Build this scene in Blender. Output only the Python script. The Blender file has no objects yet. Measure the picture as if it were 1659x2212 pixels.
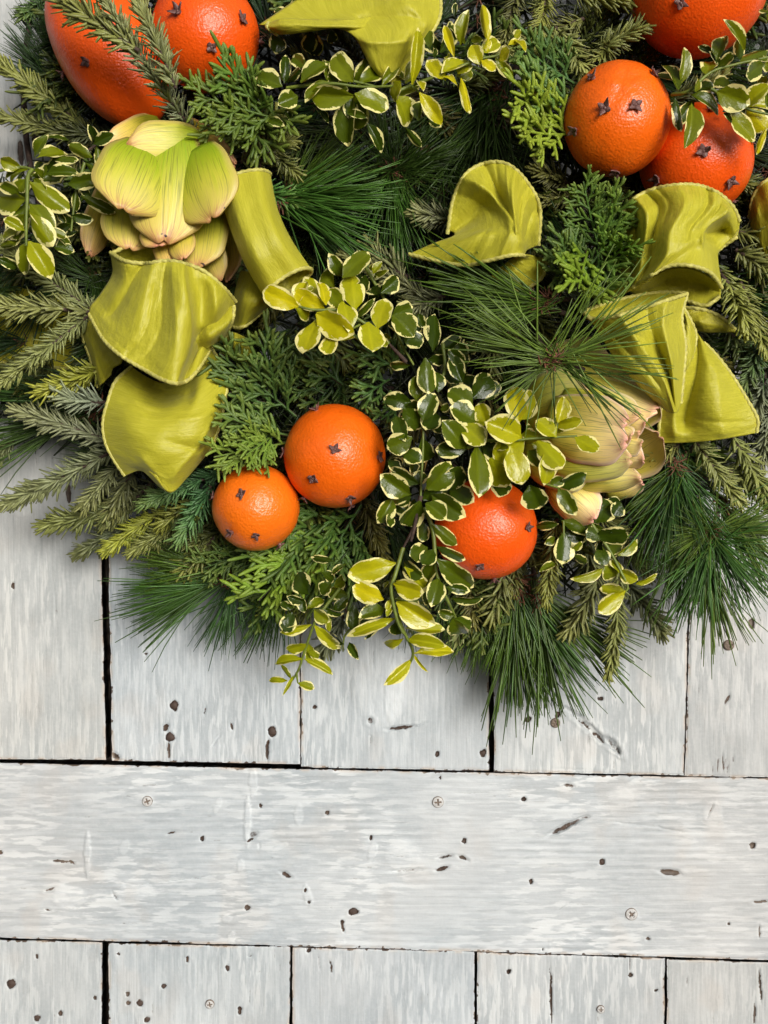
import bpy, bmesh, math, random
import numpy as np
from mathutils import Vector, Matrix
random.seed(7); rng = np.random.default_rng(11)
C = bpy.context.scene.collection
SC = bpy.context.scene

# ------------------------------------------------------------------ camera, sky, sun, exposure
S = 0.00036          # metres per reference pixel on the wall plane
D = 0.80             # camera distance from the wall
ZC = 1.50            # camera height
cam_d = bpy.data.cameras.new('camera'); cam = bpy.data.objects.new('camera', cam_d); C.objects.link(cam)
cam.location = (0, -D, ZC); cam.rotation_euler = (math.radians(90), 0, 0)
cam_d.sensor_fit = 'VERTICAL'; cam_d.angle_y = 2*math.atan(1106*S/D)
cam_d.clip_start = 0.01; cam_d.clip_end = 50
SC.camera = cam
W = bpy.data.worlds.new('World'); SC.world = W; W.use_nodes = True
nt = W.node_tree; nt.nodes.clear()
sky = nt.nodes.new('ShaderNodeTexSky'); sky.sky_type = 'NISHITA'; sky.sun_disc = False
SUN_DIR = Vector((0.40, -0.88, 0.19)).normalized()     # towards the sun
sky.sun_elevation = math.asin(SUN_DIR.z); sky.sun_rotation = math.atan2(SUN_DIR.x, SUN_DIR.y)
sky.air_density = 1.0; sky.dust_density = 3.0; sky.ozone_density = 1.0
hs = nt.nodes.new('ShaderNodeHueSaturation'); hs.inputs['Saturation'].default_value = 0.30
bg = nt.nodes.new('ShaderNodeBackground'); bg.inputs['Strength'].default_value = 0.052
wo = nt.nodes.new('ShaderNodeOutputWorld')
nt.links.new(sky.outputs[0], hs.inputs['Color']); nt.links.new(hs.outputs[0], bg.inputs['Color']); nt.links.new(bg.outputs[0], wo.inputs['Surface'])
sd = bpy.data.lights.new('sun', 'SUN'); sd.energy = 1.5; sd.angle = math.radians(28); sd.color = (1.0, 0.98, 0.95)
so = bpy.data.objects.new('sun', sd); C.objects.link(so); so.location = (0.6, -1.2, 2.6)
so.rotation_euler = SUN_DIR.to_track_quat('Z', 'Y').to_euler()
SC.view_settings.view_transform = 'Standard'; SC.view_settings.look = 'None'
SC.view_settings.exposure = 0.95; SC.view_settings.gamma = 1.0
SC.render.engine = 'CYCLES'
SC.cycles.max_bounces = 6; SC.cycles.diffuse_bounces = 3; SC.cycles.glossy_bounces = 3; SC.cycles.transmission_bounces = 2
SC.cycles.caustics_reflective = False; SC.cycles.caustics_refractive = False

# ------------------------------------------------------------------ helpers
def P(px, py, d):
    k = (D-d)/D*S
    return Vector(((px-829.5)*k, -d, ZC-(py-1106)*k))
def PA(a):
    a = np.asarray(a, float); k = (D-a[..., 2])/D*S
    return np.stack([(a[..., 0]-829.5)*k, -a[..., 2], ZC-(a[..., 1]-1106)*k], -1)
def pxs(n, d): return n*S*(D-d)/D

def mesh_np(name, v, f, mat=None, smooth=True, attrs=None, uv=None):
    """v (n,3); f list of (m,k) index arrays; attrs name->(n,) float point attributes"""
    me = bpy.data.meshes.new(name); v = np.asarray(v, np.float32)
    if not isinstance(f, (list, tuple)): f = [f]
    f = [np.asarray(q, np.int32) for q in f if len(q)]
    loops = np.concatenate([q.ravel() for q in f]); cnt = np.concatenate([np.full(len(q), q.shape[1], np.int32) for q in f])
    me.vertices.add(len(v)); me.vertices.foreach_set('co', v.ravel())
    me.loops.add(len(loops)); me.loops.foreach_set('vertex_index', loops)
    me.polygons.add(len(cnt)); st = np.concatenate([[0], np.cumsum(cnt)[:-1]]).astype(np.int32)
    me.polygons.foreach_set('loop_start', st)
    try: me.polygons.foreach_set('loop_total', cnt)
    except Exception: pass
    me.polygons.foreach_set('use_smooth', np.full(len(cnt), smooth))
    if uv is not None:
        l = me.uv_layers.new(name='UVMap'); l.data.foreach_set('uv', np.asarray(uv, np.float32)[loops].ravel())
    for n, a in (attrs or {}).items():
        a = np.asarray(a, np.float32)
        if a.ndim == 1:
            at = me.attributes.new(n, 'FLOAT', 'POINT'); at.data.foreach_set('value', a)
        else:
            at = me.attributes.new(n, 'FLOAT_COLOR', 'POINT'); at.data.foreach_set('color', a.ravel())
    me.update(calc_edges=True); me.validate()
    if mat: me.materials.append(mat)
    return me
def link(name, me, parent=None, color=None):
    o = bpy.data.objects.new(name, me); C.objects.link(o)
    if parent: o.parent = parent
    if color is not None: o.color = (*color, 1)
    return o
def thing(name, label, cat, loc=(0, 0, 0), group=None):
    o = bpy.data.objects.new(name, None); C.objects.link(o); o.location = loc
    o.empty_display_size = 0.01
    o['label'] = label; o['category'] = cat
    if group: o['group'] = group
    return o
def child_world(o, parent, M=None):
    """parent keeps its location only: express the child's world matrix locally"""
    o.parent = parent
    if M is None: M = Matrix.Identity(4)
    o.matrix_local = Matrix.Translation(-parent.location) @ M

def grid_faces(nr, nc, wrap=False):
    r = np.arange(nr-1)[:, None]; c = np.arange(nc if wrap else nc-1)[None]
    a = r*nc+c; b = r*nc+(c+1) % nc; return np.stack([a, b, b+nc, a+nc], -1).reshape(-1, 4)

def blades(base, dirs, nrm, length, width, thick, curve, segs=2, tip=0.35, taper=0.85):
    """N slim needles with a diamond section; returns verts, faces, t (0..1 along the needle), id"""
    N = len(base); base = np.asarray(base, float)
    X = dirs/np.linalg.norm(dirs, axis=1, keepdims=True)
    Y = np.cross(nrm, X); Y /= np.maximum(np.linalg.norm(Y, axis=1, keepdims=True), 1e-9); Z = np.cross(X, Y)
    length, width, thick, curve = [np.broadcast_to(np.asarray(q, float), (N,)) for q in (length, width, thick, curve)]
    vs = []; ts = []
    for k in range(segs+1):
        t = k/segs; w = (1 if t < 0.99 else tip)*(taper if k == 0 else 1.0)
        c = base + X*(length*t)[:, None] + Z*(curve*length*t*t)[:, None]
        ring = [c+Y*(width*w/2)[:, None], c+Z*(thick*w/2)[:, None], c-Y*(width*w/2)[:, None], c-Z*(thick*w/2)[:, None]]
        vs.append(np.stack(ring, 1)); ts.append(np.full((N, 4), t))
    v = np.stack(vs, 1).reshape(-1, 3); t = np.stack(ts, 1).reshape(-1)
    n = 4*(segs+1); off = (np.arange(N)*n)[:, None, None]
    fl = []
    for k in range(segs):
        for j in range(4):
            fl.append([4*k+j, 4*k+(j+1) % 4, 4*k+4+(j+1) % 4, 4*k+4+j])
    fl.append([4*segs, 4*segs+1, 4*segs+2, 4*segs+3])
    f = (np.array(fl)[None]+off).reshape(-1, 4)
    return v, f, t, np.repeat(np.arange(N), n)

def tube(path, rad, sides=6, bump=None):
    """round tube along path (n,3) with radii (n,), end capped by a shrunk ring"""
    path = np.asarray(path, float); n = len(path); rad = np.broadcast_to(np.asarray(rad, float), (n,)).copy()
    T = np.gradient(path, axis=0); T /= np.maximum(np.linalg.norm(T, axis=1, keepdims=True), 1e-12)
    ref = np.array([0.31, -0.9, 0.3]); Yp = None; rings = []
    for i in range(n):
        y = (ref if Yp is None else Yp); y = y-T[i]*np.dot(y, T[i])
        if np.linalg.norm(y) < 1e-6: y = np.cross(T[i], [1, 0, 0])
        y /= np.linalg.norm(y); Yp = y; z = np.cross(T[i], y)
        a = np.linspace(0, 2*np.pi, sides, endpoint=False); r = rad[i]*(np.ones(sides) if bump is None else bump(i, a))
        rings.append(path[i]+np.outer(np.cos(a)*r, y)+np.outer(np.sin(a)*r, z))
    v = np.concatenate(rings); f = grid_faces(n, sides, True)
    return v, f
class Acc:
    def __init__(s): s.v = []; s.f = []; s.n = 0; s.a = {}
    def add(s, v, f, **at):
        s.v.append(v); s.f.append(np.asarray(f)+s.n); s.n += len(v)
        for k, x in at.items(): s.a.setdefault(k, []).append(np.broadcast_to(np.asarray(x, float), (len(v),)))
    def mesh(s, name, mat, smooth=True):
        return mesh_np(name, np.concatenate(s.v), s.f, mat, smooth, {k: np.concatenate(x) for k, x in s.a.items()})
def catmull(ctrl, n):
    """resample along axis 0 of ctrl (k, ...)"""
    ctrl = np.asarray(ctrl, float); k = len(ctrl)
    e = np.concatenate([[2*ctrl[0]-ctrl[1]], ctrl, [2*ctrl[-1]-ctrl[-2]]])
    t = np.linspace(0, k-1, n); i = np.minimum(t.astype(int), k-2); u = (t-i).reshape((-1,)+(1,)*(ctrl.ndim-1))
    p0, p1, p2, p3 = e[i], e[i+1], e[i+2], e[i+3]
    return 0.5*(2*p1+(p2-p0)*u+(2*p0-5*p1+4*p2-p3)*u*u+(3*p1-p0-3*p2+p3)*u**3)
def lat(ix, iy, seed):
    h = (ix.astype(np.int64)*374761393+iy.astype(np.int64)*668265263+seed*974634777) & 0xffffffff
    h = ((h ^ (h >> 13))*1274126177) & 0xffffffff
    return ((h ^ (h >> 16)) & 0xffff)/65535.0
def vnoise(x, y, seed=0):
    ix = np.floor(x); iy = np.floor(y); u = x-ix; v = y-iy; u = u*u*(3-2*u); v = v*v*(3-2*v)
    ix = ix.astype(int); iy = iy.astype(int)
    return (lat(ix, iy, seed)*(1-u)+lat(ix+1, iy, seed)*u)*(1-v)+(lat(ix, iy+1, seed)*(1-u)+lat(ix+1, iy+1, seed)*u)*v
def fbm(x, y, seed, oct=3):
    s = 0; a = 0.5; t = 0
    for k in range(oct): s = s+a*vnoise(x*2**k, y*2**k, seed+17*k); t += a; a *= 0.5
    return s/t
def sstep(a, b, x):
    t = np.clip((x-a)/(b-a), 0, 1); return t*t*(3-2*t)

# ------------------------------------------------------------------ materials
def nodes(name):
    m = bpy.data.materials.new(name); m.use_nodes = True; t = m.node_tree; t.nodes.clear()
    o = t.nodes.new('ShaderNodeOutputMaterial'); b = t.nodes.new('ShaderNodeBsdfPrincipled'); t.links.new(b.outputs[0], o.inputs[0])
    return m, t, b, o
def N(t, typ, **kw):
    n = t.nodes.new(typ)
    for k, v in kw.items():
        if k in n.inputs: n.inputs[k].default_value = v
        else: setattr(n, k, v)
    return n
def noise(t, scale, detail=3, coord='Object', stretch=None, rough=0.55):
    tc = N(t, 'ShaderNodeTexCoord'); out = tc.outputs[coord]
    if stretch:
        mp = N(t, 'ShaderNodeMapping'); mp.inputs['Scale'].default_value = stretch; t.links.new(out, mp.inputs['Vector']); out = mp.outputs[0]
    n = N(t, 'ShaderNodeTexNoise', Scale=scale, Detail=detail, Roughness=rough); t.links.new(out, n.inputs['Vector'])
    return n.outputs['Fac']
def ramp(t, fac, stops):
    r = N(t, 'ShaderNodeValToRGB'); e = r.color_ramp.elements
    while len(e) < len(stops): e.new(0.5)
    for k, (p, c) in zip(e, stops): k.position = p; k.color = (*c, 1) if len(c) == 3 else c
    t.links.new(fac, r.inputs[0]); return r.outputs[0]
def mix(t, fac, a, b, typ='MIX'):
    m = N(t, 'ShaderNodeMix', data_type='RGBA', blend_type=typ)
    for s, q in ((0, fac), (6, a), (7, b)):
        if isinstance(q, bpy.types.NodeSocket): t.links.new(q, m.inputs[s])
        elif s == 0: m.inputs[s].default_value = q
        else: m.inputs[s].default_value = (*q, 1)
    return m.outputs[2]
def math_(t, op, a, b=0.0, clamp=False):
    m = N(t, 'ShaderNodeMath', operation=op, use_clamp=clamp)
    for i, q in enumerate((a, b)):
        if isinstance(q, bpy.types.NodeSocket): t.links.new(q, m.inputs[i])
        else: m.inputs[i].default_value = q
    return m.outputs[0]
def attr(t, name, typ='GEOMETRY'): return N(t, 'ShaderNodeAttribute', attribute_name=name, attribute_type=typ)
def bump(t, b, h, strength, dist):
    n = N(t, 'ShaderNodeBump', Strength=strength, Distance=dist); t.links.new(h, n.inputs['Height']); t.links.new(n.outputs[0], b.inputs['Normal'])

def mat_paint(name, stretch, wst):
    m, t, b, o = nodes(name)
    a = attr(t, 'paint'); sp = N(t, 'ShaderNodeSeparateColor'); t.links.new(a.outputs['Color'], sp.inputs[0])
    fine = noise(t, 420, 4); grain = noise(t, 1.0, 4, stretch=stretch, rough=0.65); wide = noise(t, 1.0, 3, stretch=wst)
    base = mix(t, sp.outputs[0], (0.375, 0.408, 0.428), (0.600, 0.632, 0.648))
    base = mix(t, ramp(t, grain, [(0.60, (0, 0, 0)), (0.70, (.42, .42, .42))]), base, (0.30, 0.30, 0.295))
    msk = math_(t, 'MULTIPLY', ramp(t, noise(t, 11, 3), [(0.38, (.12, .12, .12)), (0.62, (1, 1, 1))]), 0.62 if 'rail' not in name else 0.80)
    base = mix(t, math_(t, 'MULTIPLY', ramp(t, wide, [(0.49, (0, 0, 0)), (0.57, (1, 1, 1))]), msk), base, (0.70, 0.72, 0.72))
    base = mix(t, ramp(t, noise(t, 7, 4), [(0.45, (0, 0, 0)), (0.68, (.35, .35, .35))]), base, (0.66, 0.655, 0.64))
    oi = N(t, 'ShaderNodeObjectInfo'); base = mix(t, 1.0, base, oi.outputs['Color'], 'MULTIPLY')
    base = mix(t, math_(t, 'MULTIPLY', math_(t, 'SUBTRACT', fine, 0.42, True), 0.5), base, (0.62, 0.62, 0.60))
    brown = ramp(t, noise(t, 300, 3), [(0.3, (0.018, 0.011, 0.008)), (0.7, (0.085, 0.050, 0.034))])
    wear = math_(t, 'ADD', sp.outputs[1], math_(t, 'MULTIPLY', math_(t, 'SUBTRACT', fine, 0.5), 0.35))
    base = mix(t, ramp(t, wear, [(0.36, (0, 0, 0)), (0.58, (1, 1, 1))]), base, brown)
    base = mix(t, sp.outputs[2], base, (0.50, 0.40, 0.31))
    t.links.new(base, b.inputs['Base Color']); b.inputs['Roughness'].default_value = 0.5
    b.inputs['Specular IOR Level'].default_value = 0.35
    bump(t, b, math_(t, 'ADD', math_(t, 'MULTIPLY', grain, 1.2), math_(t, 'MULTIPLY', noise(t, 600, 4), .5)), 0.35, 0.0007)
    return m
def mat_plain(name, col, rough=0.7, var=0.3, scale=200, metal=0.0):
    m, t, b, o = nodes(name)
    c = ramp(t, noise(t, scale, 3), [(0.3, tuple(x*(1-var) for x in col)), (0.7, tuple(min(1, x*(1+var)) for x in col))])
    t.links.new(c, b.inputs['Base Color']); b.inputs['Roughness'].default_value = rough; b.inputs['Metallic'].default_value = metal
    return m
def mat_needle(name, tipgain=1.7, tipcol=(0.30, 0.30, 0.05), tipamt=0.35, rough=0.45, transl=0.0, bumpy=0):
    m, t, b, o = nodes(name)
    oi = N(t, 'ShaderNodeObjectInfo')
    sh = attr(t, 'shade').outputs['Fac']; al = attr(t, 'along').outputs['Fac']
    g = N(t, 'ShaderNodeCombineColor'); [t.links.new(math_(t, 'ADD', math_(t, 'MULTIPLY', sh, 0.9), 0.55), g.inputs[i]) for i in range(3)]
    c = mix(t, 1.0, oi.outputs['Color'], g.outputs[0], 'MULTIPLY')
    tipc = mix(t, 0.5, mix(t, 1.0, oi.outputs['Color'], (tipgain,)*3, 'MULTIPLY'), tipcol)
    f = math_(t, 'MULTIPLY', math_(t, 'POWER', al, 2.2), tipamt)
    c = mix(t, f, c, tipc)
    t.links.new(c, b.inputs['Base Color']); b.inputs['Roughness'].default_value = rough
    b.inputs['Specular IOR Level'].default_value = 0.4
    if bumpy: bump(t, b, noise(t, bumpy, 2), 0.5, 0.0006)
    if transl:
        tr = N(t, 'ShaderNodeBsdfTranslucent'); t.links.new(c, tr.inputs[0]); ms = N(t, 'ShaderNodeMixShader', Fac=transl)
        t.links.new(b.outputs[0], ms.inputs[1]); t.links.new(tr.outputs[0], ms.inputs[2]); t.links.new(ms.outputs[0], o.inputs[0])
    return m
def mat_leaf():
    m, t, b, o = nodes('variegated_leaf')
    oi = N(t, 'ShaderNodeObjectInfo')
    mott = noise(t, 3.0, 4); 
    c = mix(t, math_(t, 'MULTIPLY', mott, 0.55), oi.outputs['Color'], mix(t, 1.0, oi.outputs['Color'], (1.6, 1.5, 0.9), 'MULTIPLY'))
    vein = attr(t, 'vein').outputs['Fac']; c = mix(t, math_(t, 'MULTIPLY', vein, 0.30), c, mix(t, 1.0, oi.outputs['Color'], (1.9, 1.8, 1.2), 'MULTIPLY'))
    tc = N(t, 'ShaderNodeTexCoord'); va = N(t, 'ShaderNodeVectorMath', operation='ADD'); t.links.new(tc.outputs['Object'], va.inputs[0])
    cb = N(t, 'ShaderNodeCombineXYZ'); t.links.new(math_(t, 'MULTIPLY', oi.outputs['Random'], 37.0), cb.inputs[2]); t.links.new(cb.outputs[0], va.inputs[1])
    nz = N(t, 'ShaderNodeTexNoise', Scale=2.6, Detail=5.0, Roughness=0.65); t.links.new(va.outputs[0], nz.inputs['Vector'])
    e = math_(t, 'ADD', attr(t, 'edge').outputs['Fac'], math_(t, 'MULTIPLY', math_(t, 'SUBTRACT', nz.outputs['Fac'], 0.5), 1.15))
    e = math_(t, 'ADD', e, math_(t, 'MULTIPLY', math_(t, 'SUBTRACT', oi.outputs['Random'], 0.5), 0.10))
    ef = ramp(t, e, [(0.750, (0, 0, 0)), (0.780, (1, 1, 1))])
    c = mix(t, ef, c, (0.90, 0.83, 0.34))
    t.links.new(c, b.inputs['Base Color']); b.inputs['Roughness'].default_value = 0.24; b.inputs['Specular IOR Level'].default_value = 0.38
    bump(t, b, noise(t, 6, 3), 0.35, 0.0012)
    tr = N(t, 'ShaderNodeBsdfTranslucent'); t.links.new(c, tr.inputs[0]); ms = N(t, 'ShaderNodeMixShader', Fac=0.24)
    t.links.new(b.outputs[0], ms.inputs[1]); t.links.new(tr.outputs[0], ms.inputs[2]); t.links.new(ms.outputs[0], o.inputs[0])
    return m
def mat_peel():
    m, t, b, o = nodes('orange_peel')
    oi = N(t, 'ShaderNodeObjectInfo')
    n1 = noise(t, 26, 5)
    c = mix(t, math_(t, 'MULTIPLY', n1, 0.6), oi.outputs['Color'], mix(t, 1.0, oi.outputs['Color'], (1.08, 1.65, 1.5), 'MULTIPLY'))
    sp = ramp(t, noise(t, 520, 2), [(0.68, (0, 0, 0)), (0.76, (1, 1, 1))]); c = mix(t, math_(t, 'MULTIPLY', sp, 0.10), c, (0.95, 0.42, 0.12))
    t.links.new(c, b.inputs['Base Color']); b.inputs['Roughness'].default_value = 0.31; b.inputs['Specular IOR Level'].default_value = 0.46
    vo = N(t, 'ShaderNodeTexVoronoi', Scale=620.0); tc = N(t, 'ShaderNodeTexCoord'); t.links.new(tc.outputs['Object'], vo.inputs['Vector'])
    h = math_(t, 'ADD', math_(t, 'MULTIPLY', noise(t, 480, 3), 1.0), math_(t, 'MULTIPLY', vo.outputs['Distance'], 0.5))
    bump(t, b, h, 0.48, 0.0009)
    return m
def mat_bract(name, stops, edge):
    m, t, b, o = nodes(name)
    oi = N(t, 'ShaderNodeObjectInfo'); al = attr(t, 'along').outputs['Fac']; ac = attr(t, 'across').outputs['Fac']
    xyz = N(t, 'ShaderNodeCombineXYZ'); t.links.new(math_(t, 'MULTIPLY', al, 2.2), xyz.inputs[0]); t.links.new(math_(t, 'MULTIPLY', ac, 24.0), xyz.inputs[1])
    t.links.new(math_(t, 'MULTIPLY', oi.outputs['Random'], 31.0), xyz.inputs[2])
    st = N(t, 'ShaderNodeTexNoise', Scale=1.0, Detail=4.0, Roughness=0.6); t.links.new(xyz.outputs[0], st.inputs['Vector'])
    f = math_(t, 'ADD', al, math_(t, 'MULTIPLY', math_(t, 'SUBTRACT', st.outputs['Fac'], 0.5), 0.7))
    c = ramp(t, f, stops)
    st2 = ramp(t, st.outputs['Fac'], [(0.52, (0, 0, 0)), (0.62, (1, 1, 1))])
    mid = math_(t, 'MULTIPLY', math_(t, 'MULTIPLY', st2, 0.85), math_(t, 'SUBTRACT', 1.0, math_(t, 'POWER', al, 3.0)))
    c = mix(t, mid, c, (0.19, 0.22, 0.012))
    rim = math_(t, 'MULTIPLY', ramp(t, math_(t, 'ABSOLUTE', ac), [(0.80, (0, 0, 0)), (0.97, (1, 1, 1))]), 0.75); c = mix(t, rim, c, edge)
    c = mix(t, 1.0, c, oi.outputs['Color'], 'MULTIPLY')
    sp = N(t, 'ShaderNodeTexNoise', Scale=260.0, Detail=1.0); tc = N(t, 'ShaderNodeTexCoord'); t.links.new(tc.outputs['Object'], sp.inputs['Vector'])
    dots = math_(t, 'MULTIPLY', ramp(t, sp.outputs['Fac'], [(0.70, (0, 0, 0)), (0.73, (1, 1, 1))]), ramp(t, al, [(0.90, (0, 0, 0)), (0.94, (1, 1, 1))]))
    c = mix(t, dots, c, (0.05, 0.015, 0.01))
    bump(t, b, st.outputs['Fac'], 0.25, 0.0012)
    t.links.new(c, b.inputs['Base Color']); b.inputs['Roughness'].default_value = 0.40
    b.inputs['Subsurface Weight'].default_value = 0.0
    return m
def mat_fabric():
    m, t, b, o = nodes('chartreuse_dupion')
    uv = N(t, 'ShaderNodeUVMap')
    def nz(sx, sy, sc, det=3):
        mp = N(t, 'ShaderNodeMapping'); mp.inputs['Scale'].default_value = (sx, sy, 1); t.links.new(uv.outputs[0], mp.inputs['Vector'])
        n = N(t, 'ShaderNodeTexNoise', Scale=sc, Detail=det, Roughness=0.6); t.links.new(mp.outputs[0], n.inputs['Vector']); return n.outputs['Fac']
    slub = nz(85, 5, 1.0, 4); crum = nz(8, 4, 1.0, 5); fine = nz(230, 20, 1.0, 2); weave = nz(260, 260, 1.0, 1); big = nz(3, 3, 1.0, 2)
    oi = N(t, 'ShaderNodeObjectInfo')
    c = ramp(t, slub, [(0.27, (0.365, 0.338, 0.010)), (0.5, (0.450, 0.414, 0.022)), (0.73, (0.540, 0.498, 0.048))])
    c = mix(t, math_(t, 'MULTIPLY', fine, 0.35), c, (0.55, 0.52, 0.08)); c = mix(t, math_(t, 'MULTIPLY', big, 0.35), c, (0.36, 0.335, 0.015))
    c = mix(t, 1.0, c, oi.outputs['Color'], 'MULTIPLY')
    t.links.new(c, b.inputs['Base Color']); b.inputs['Roughness'].default_value = 0.39; b.inputs['Specular IOR Level'].default_value = 0.36
    b.inputs['Sheen Weight'].default_value = 0.06; b.inputs['Sheen Roughness'].default_value = 0.4
    h = math_(t, 'ADD', math_(t, 'MULTIPLY', slub, 1.0), math_(t, 'MULTIPLY', weave, 0.35)); h = math_(t, 'ADD', h, math_(t, 'MULTIPLY', crum, 6.0)); bump(t, b, h, 0.32, 0.0011)
    return m
M_PAINT = mat_paint('painted_boards', (900, 900, 22), (330, 500, 42)); M_PAINT_H = mat_paint('painted_rail', (22, 900, 800), (46, 500, 250)); M_DARK = mat_plain('dark_gap_wood', (0.022, 0.014, 0.010), 0.8, 0.4)
M_RUST = mat_plain('rusty_iron', (0.060, 0.036, 0.026), 0.7, 0.6, 900); M_SCREW = mat_plain('painted_screw', (0.50, 0.48, 0.46), 0.45, 0.35, 700)
M_FIR = mat_needle('fir_needle', 1.6, (0.44, 0.42, 0.06), 0.60, 0.42); M_PINE = mat_needle('pine_needle', 1.25, (0.12, 0.17, 0.03), 0.25, 0.38)
M_CEDAR = mat_needle('cedar_scale', 1.5, (0.40, 0.42, 0.05), 0.45, 0.5, bumpy=900)
M_STEM = mat_plain('green_stem', (0.13, 0.17, 0.02), 0.5); M_BARK = mat_plain('brown_bark', (0.055, 0.032, 0.022), 0.8, 0.5, 500)
M_SHEATH = mat_plain('pine_sheath', (0.15, 0.055, 0.026), 0.7, 0.5, 500)
M_LEAF = mat_leaf(); M_PEEL = mat_peel(); M_BRACT = mat_bract('artichoke_bract', [(0.05, (0.23, 0.34, 0.012)), (0.32, (0.38, 0.42, 0.018)), (0.58, (0.62, 0.54, 0.06)), (0.86, (0.74, 0.55, 0.14)), (1.0, (0.58, 0.25, 0.13))], (.60, .42, .16)); M_BRACT2 = mat_bract('pale_artichoke_bract', [(0.05, (0.42, 0.46, 0.05)), (0.35, (0.66, 0.60, 0.07)), (0.65, (0.84, 0.72, 0.20)), (0.90, (0.88, 0.70, 0.32)), (1.0, (0.78, 0.38, 0.26))], (.92, .74, .52)); M_FAB = mat_fabric()
M_CLOVE = mat_plain('dried_clove', (0.150, 0.072, 0.062), 0.5, 0.6, 420)
M_HEM = mat_plain('hem_cord', (0.50, 0.46, 0.11), 0.6, 0.25, 500)
M_CORE = mat_plain('artichoke_core', (0.42, 0.38, 0.10), 0.6, 0.3, 120)
# ------------------------------------------------------------------ the wall of painted boards
WALL = thing('plank_wall', 'weathered whitewashed plank wall of upright boards with one wide level board across, behind the wreath', 'wall', (0, 0, ZC-0.4))
bk = bmesh.new(); bmesh.ops.create_cube(bk, size=1.0)
for v in bk.verts: v.co = Vector((v.co.x*1.12, 0.024+v.co.y*0.012, ZC+v.co.z*1.06))
me = bpy.data.meshes.new('backing_board'); bk.to_mesh(me); bk.free(); me.materials.append(M_DARK)
child_world(link('backing_board', me), WALL)

# marks: (kind, x, y, rx, ry, angle, depth_mm, wear)  in reference pixels
HOLES = [(376,1524,11,13),(368,1592,12,13),(588,1580,12,13),(316,1412,4,4),(28,1265,5,9),(75,298,9,9),(680,1528,6,6),(944,1629,7,8),(1044,1627,9,11),
 (1140,1553,9,8),(1205,1543,7,10),(1297,1510,8,6),(563,1741,5,5),(707,1756,6,6),(437,1812,7,7),(535,1961,8,7),(763,1969,13,10),(801,1810,5,7),(2,1842,5,5),
 (1132,1727,7,7),(1003,1817,6,7),(1301,1862,9,9),(1625,1826,8,9),(1147,1905,5,8),(1400,2028,5,4),(25,2125,12,13),(79,2065,4,6),(80,2199,8,8),(131,2189,6,8),
 (256,2060,4,4),(492,2091,7,8),(353,2130,7,7),(276,2147,7,7),(277,2167,6,6),(302,2167,9,9),(318,2202,8,8),(518,2182,6,12),(405,2071,4,9),(667,2052,5,6),
 (1361,2106,5,7),(205,2155,5,7),(1172,2051,4,4),(950,1680,3,3),(1623,1347,9,14),(1099,2098,7,7),(1574,1995,4,4),(1417,2140,5,4)]
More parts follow.
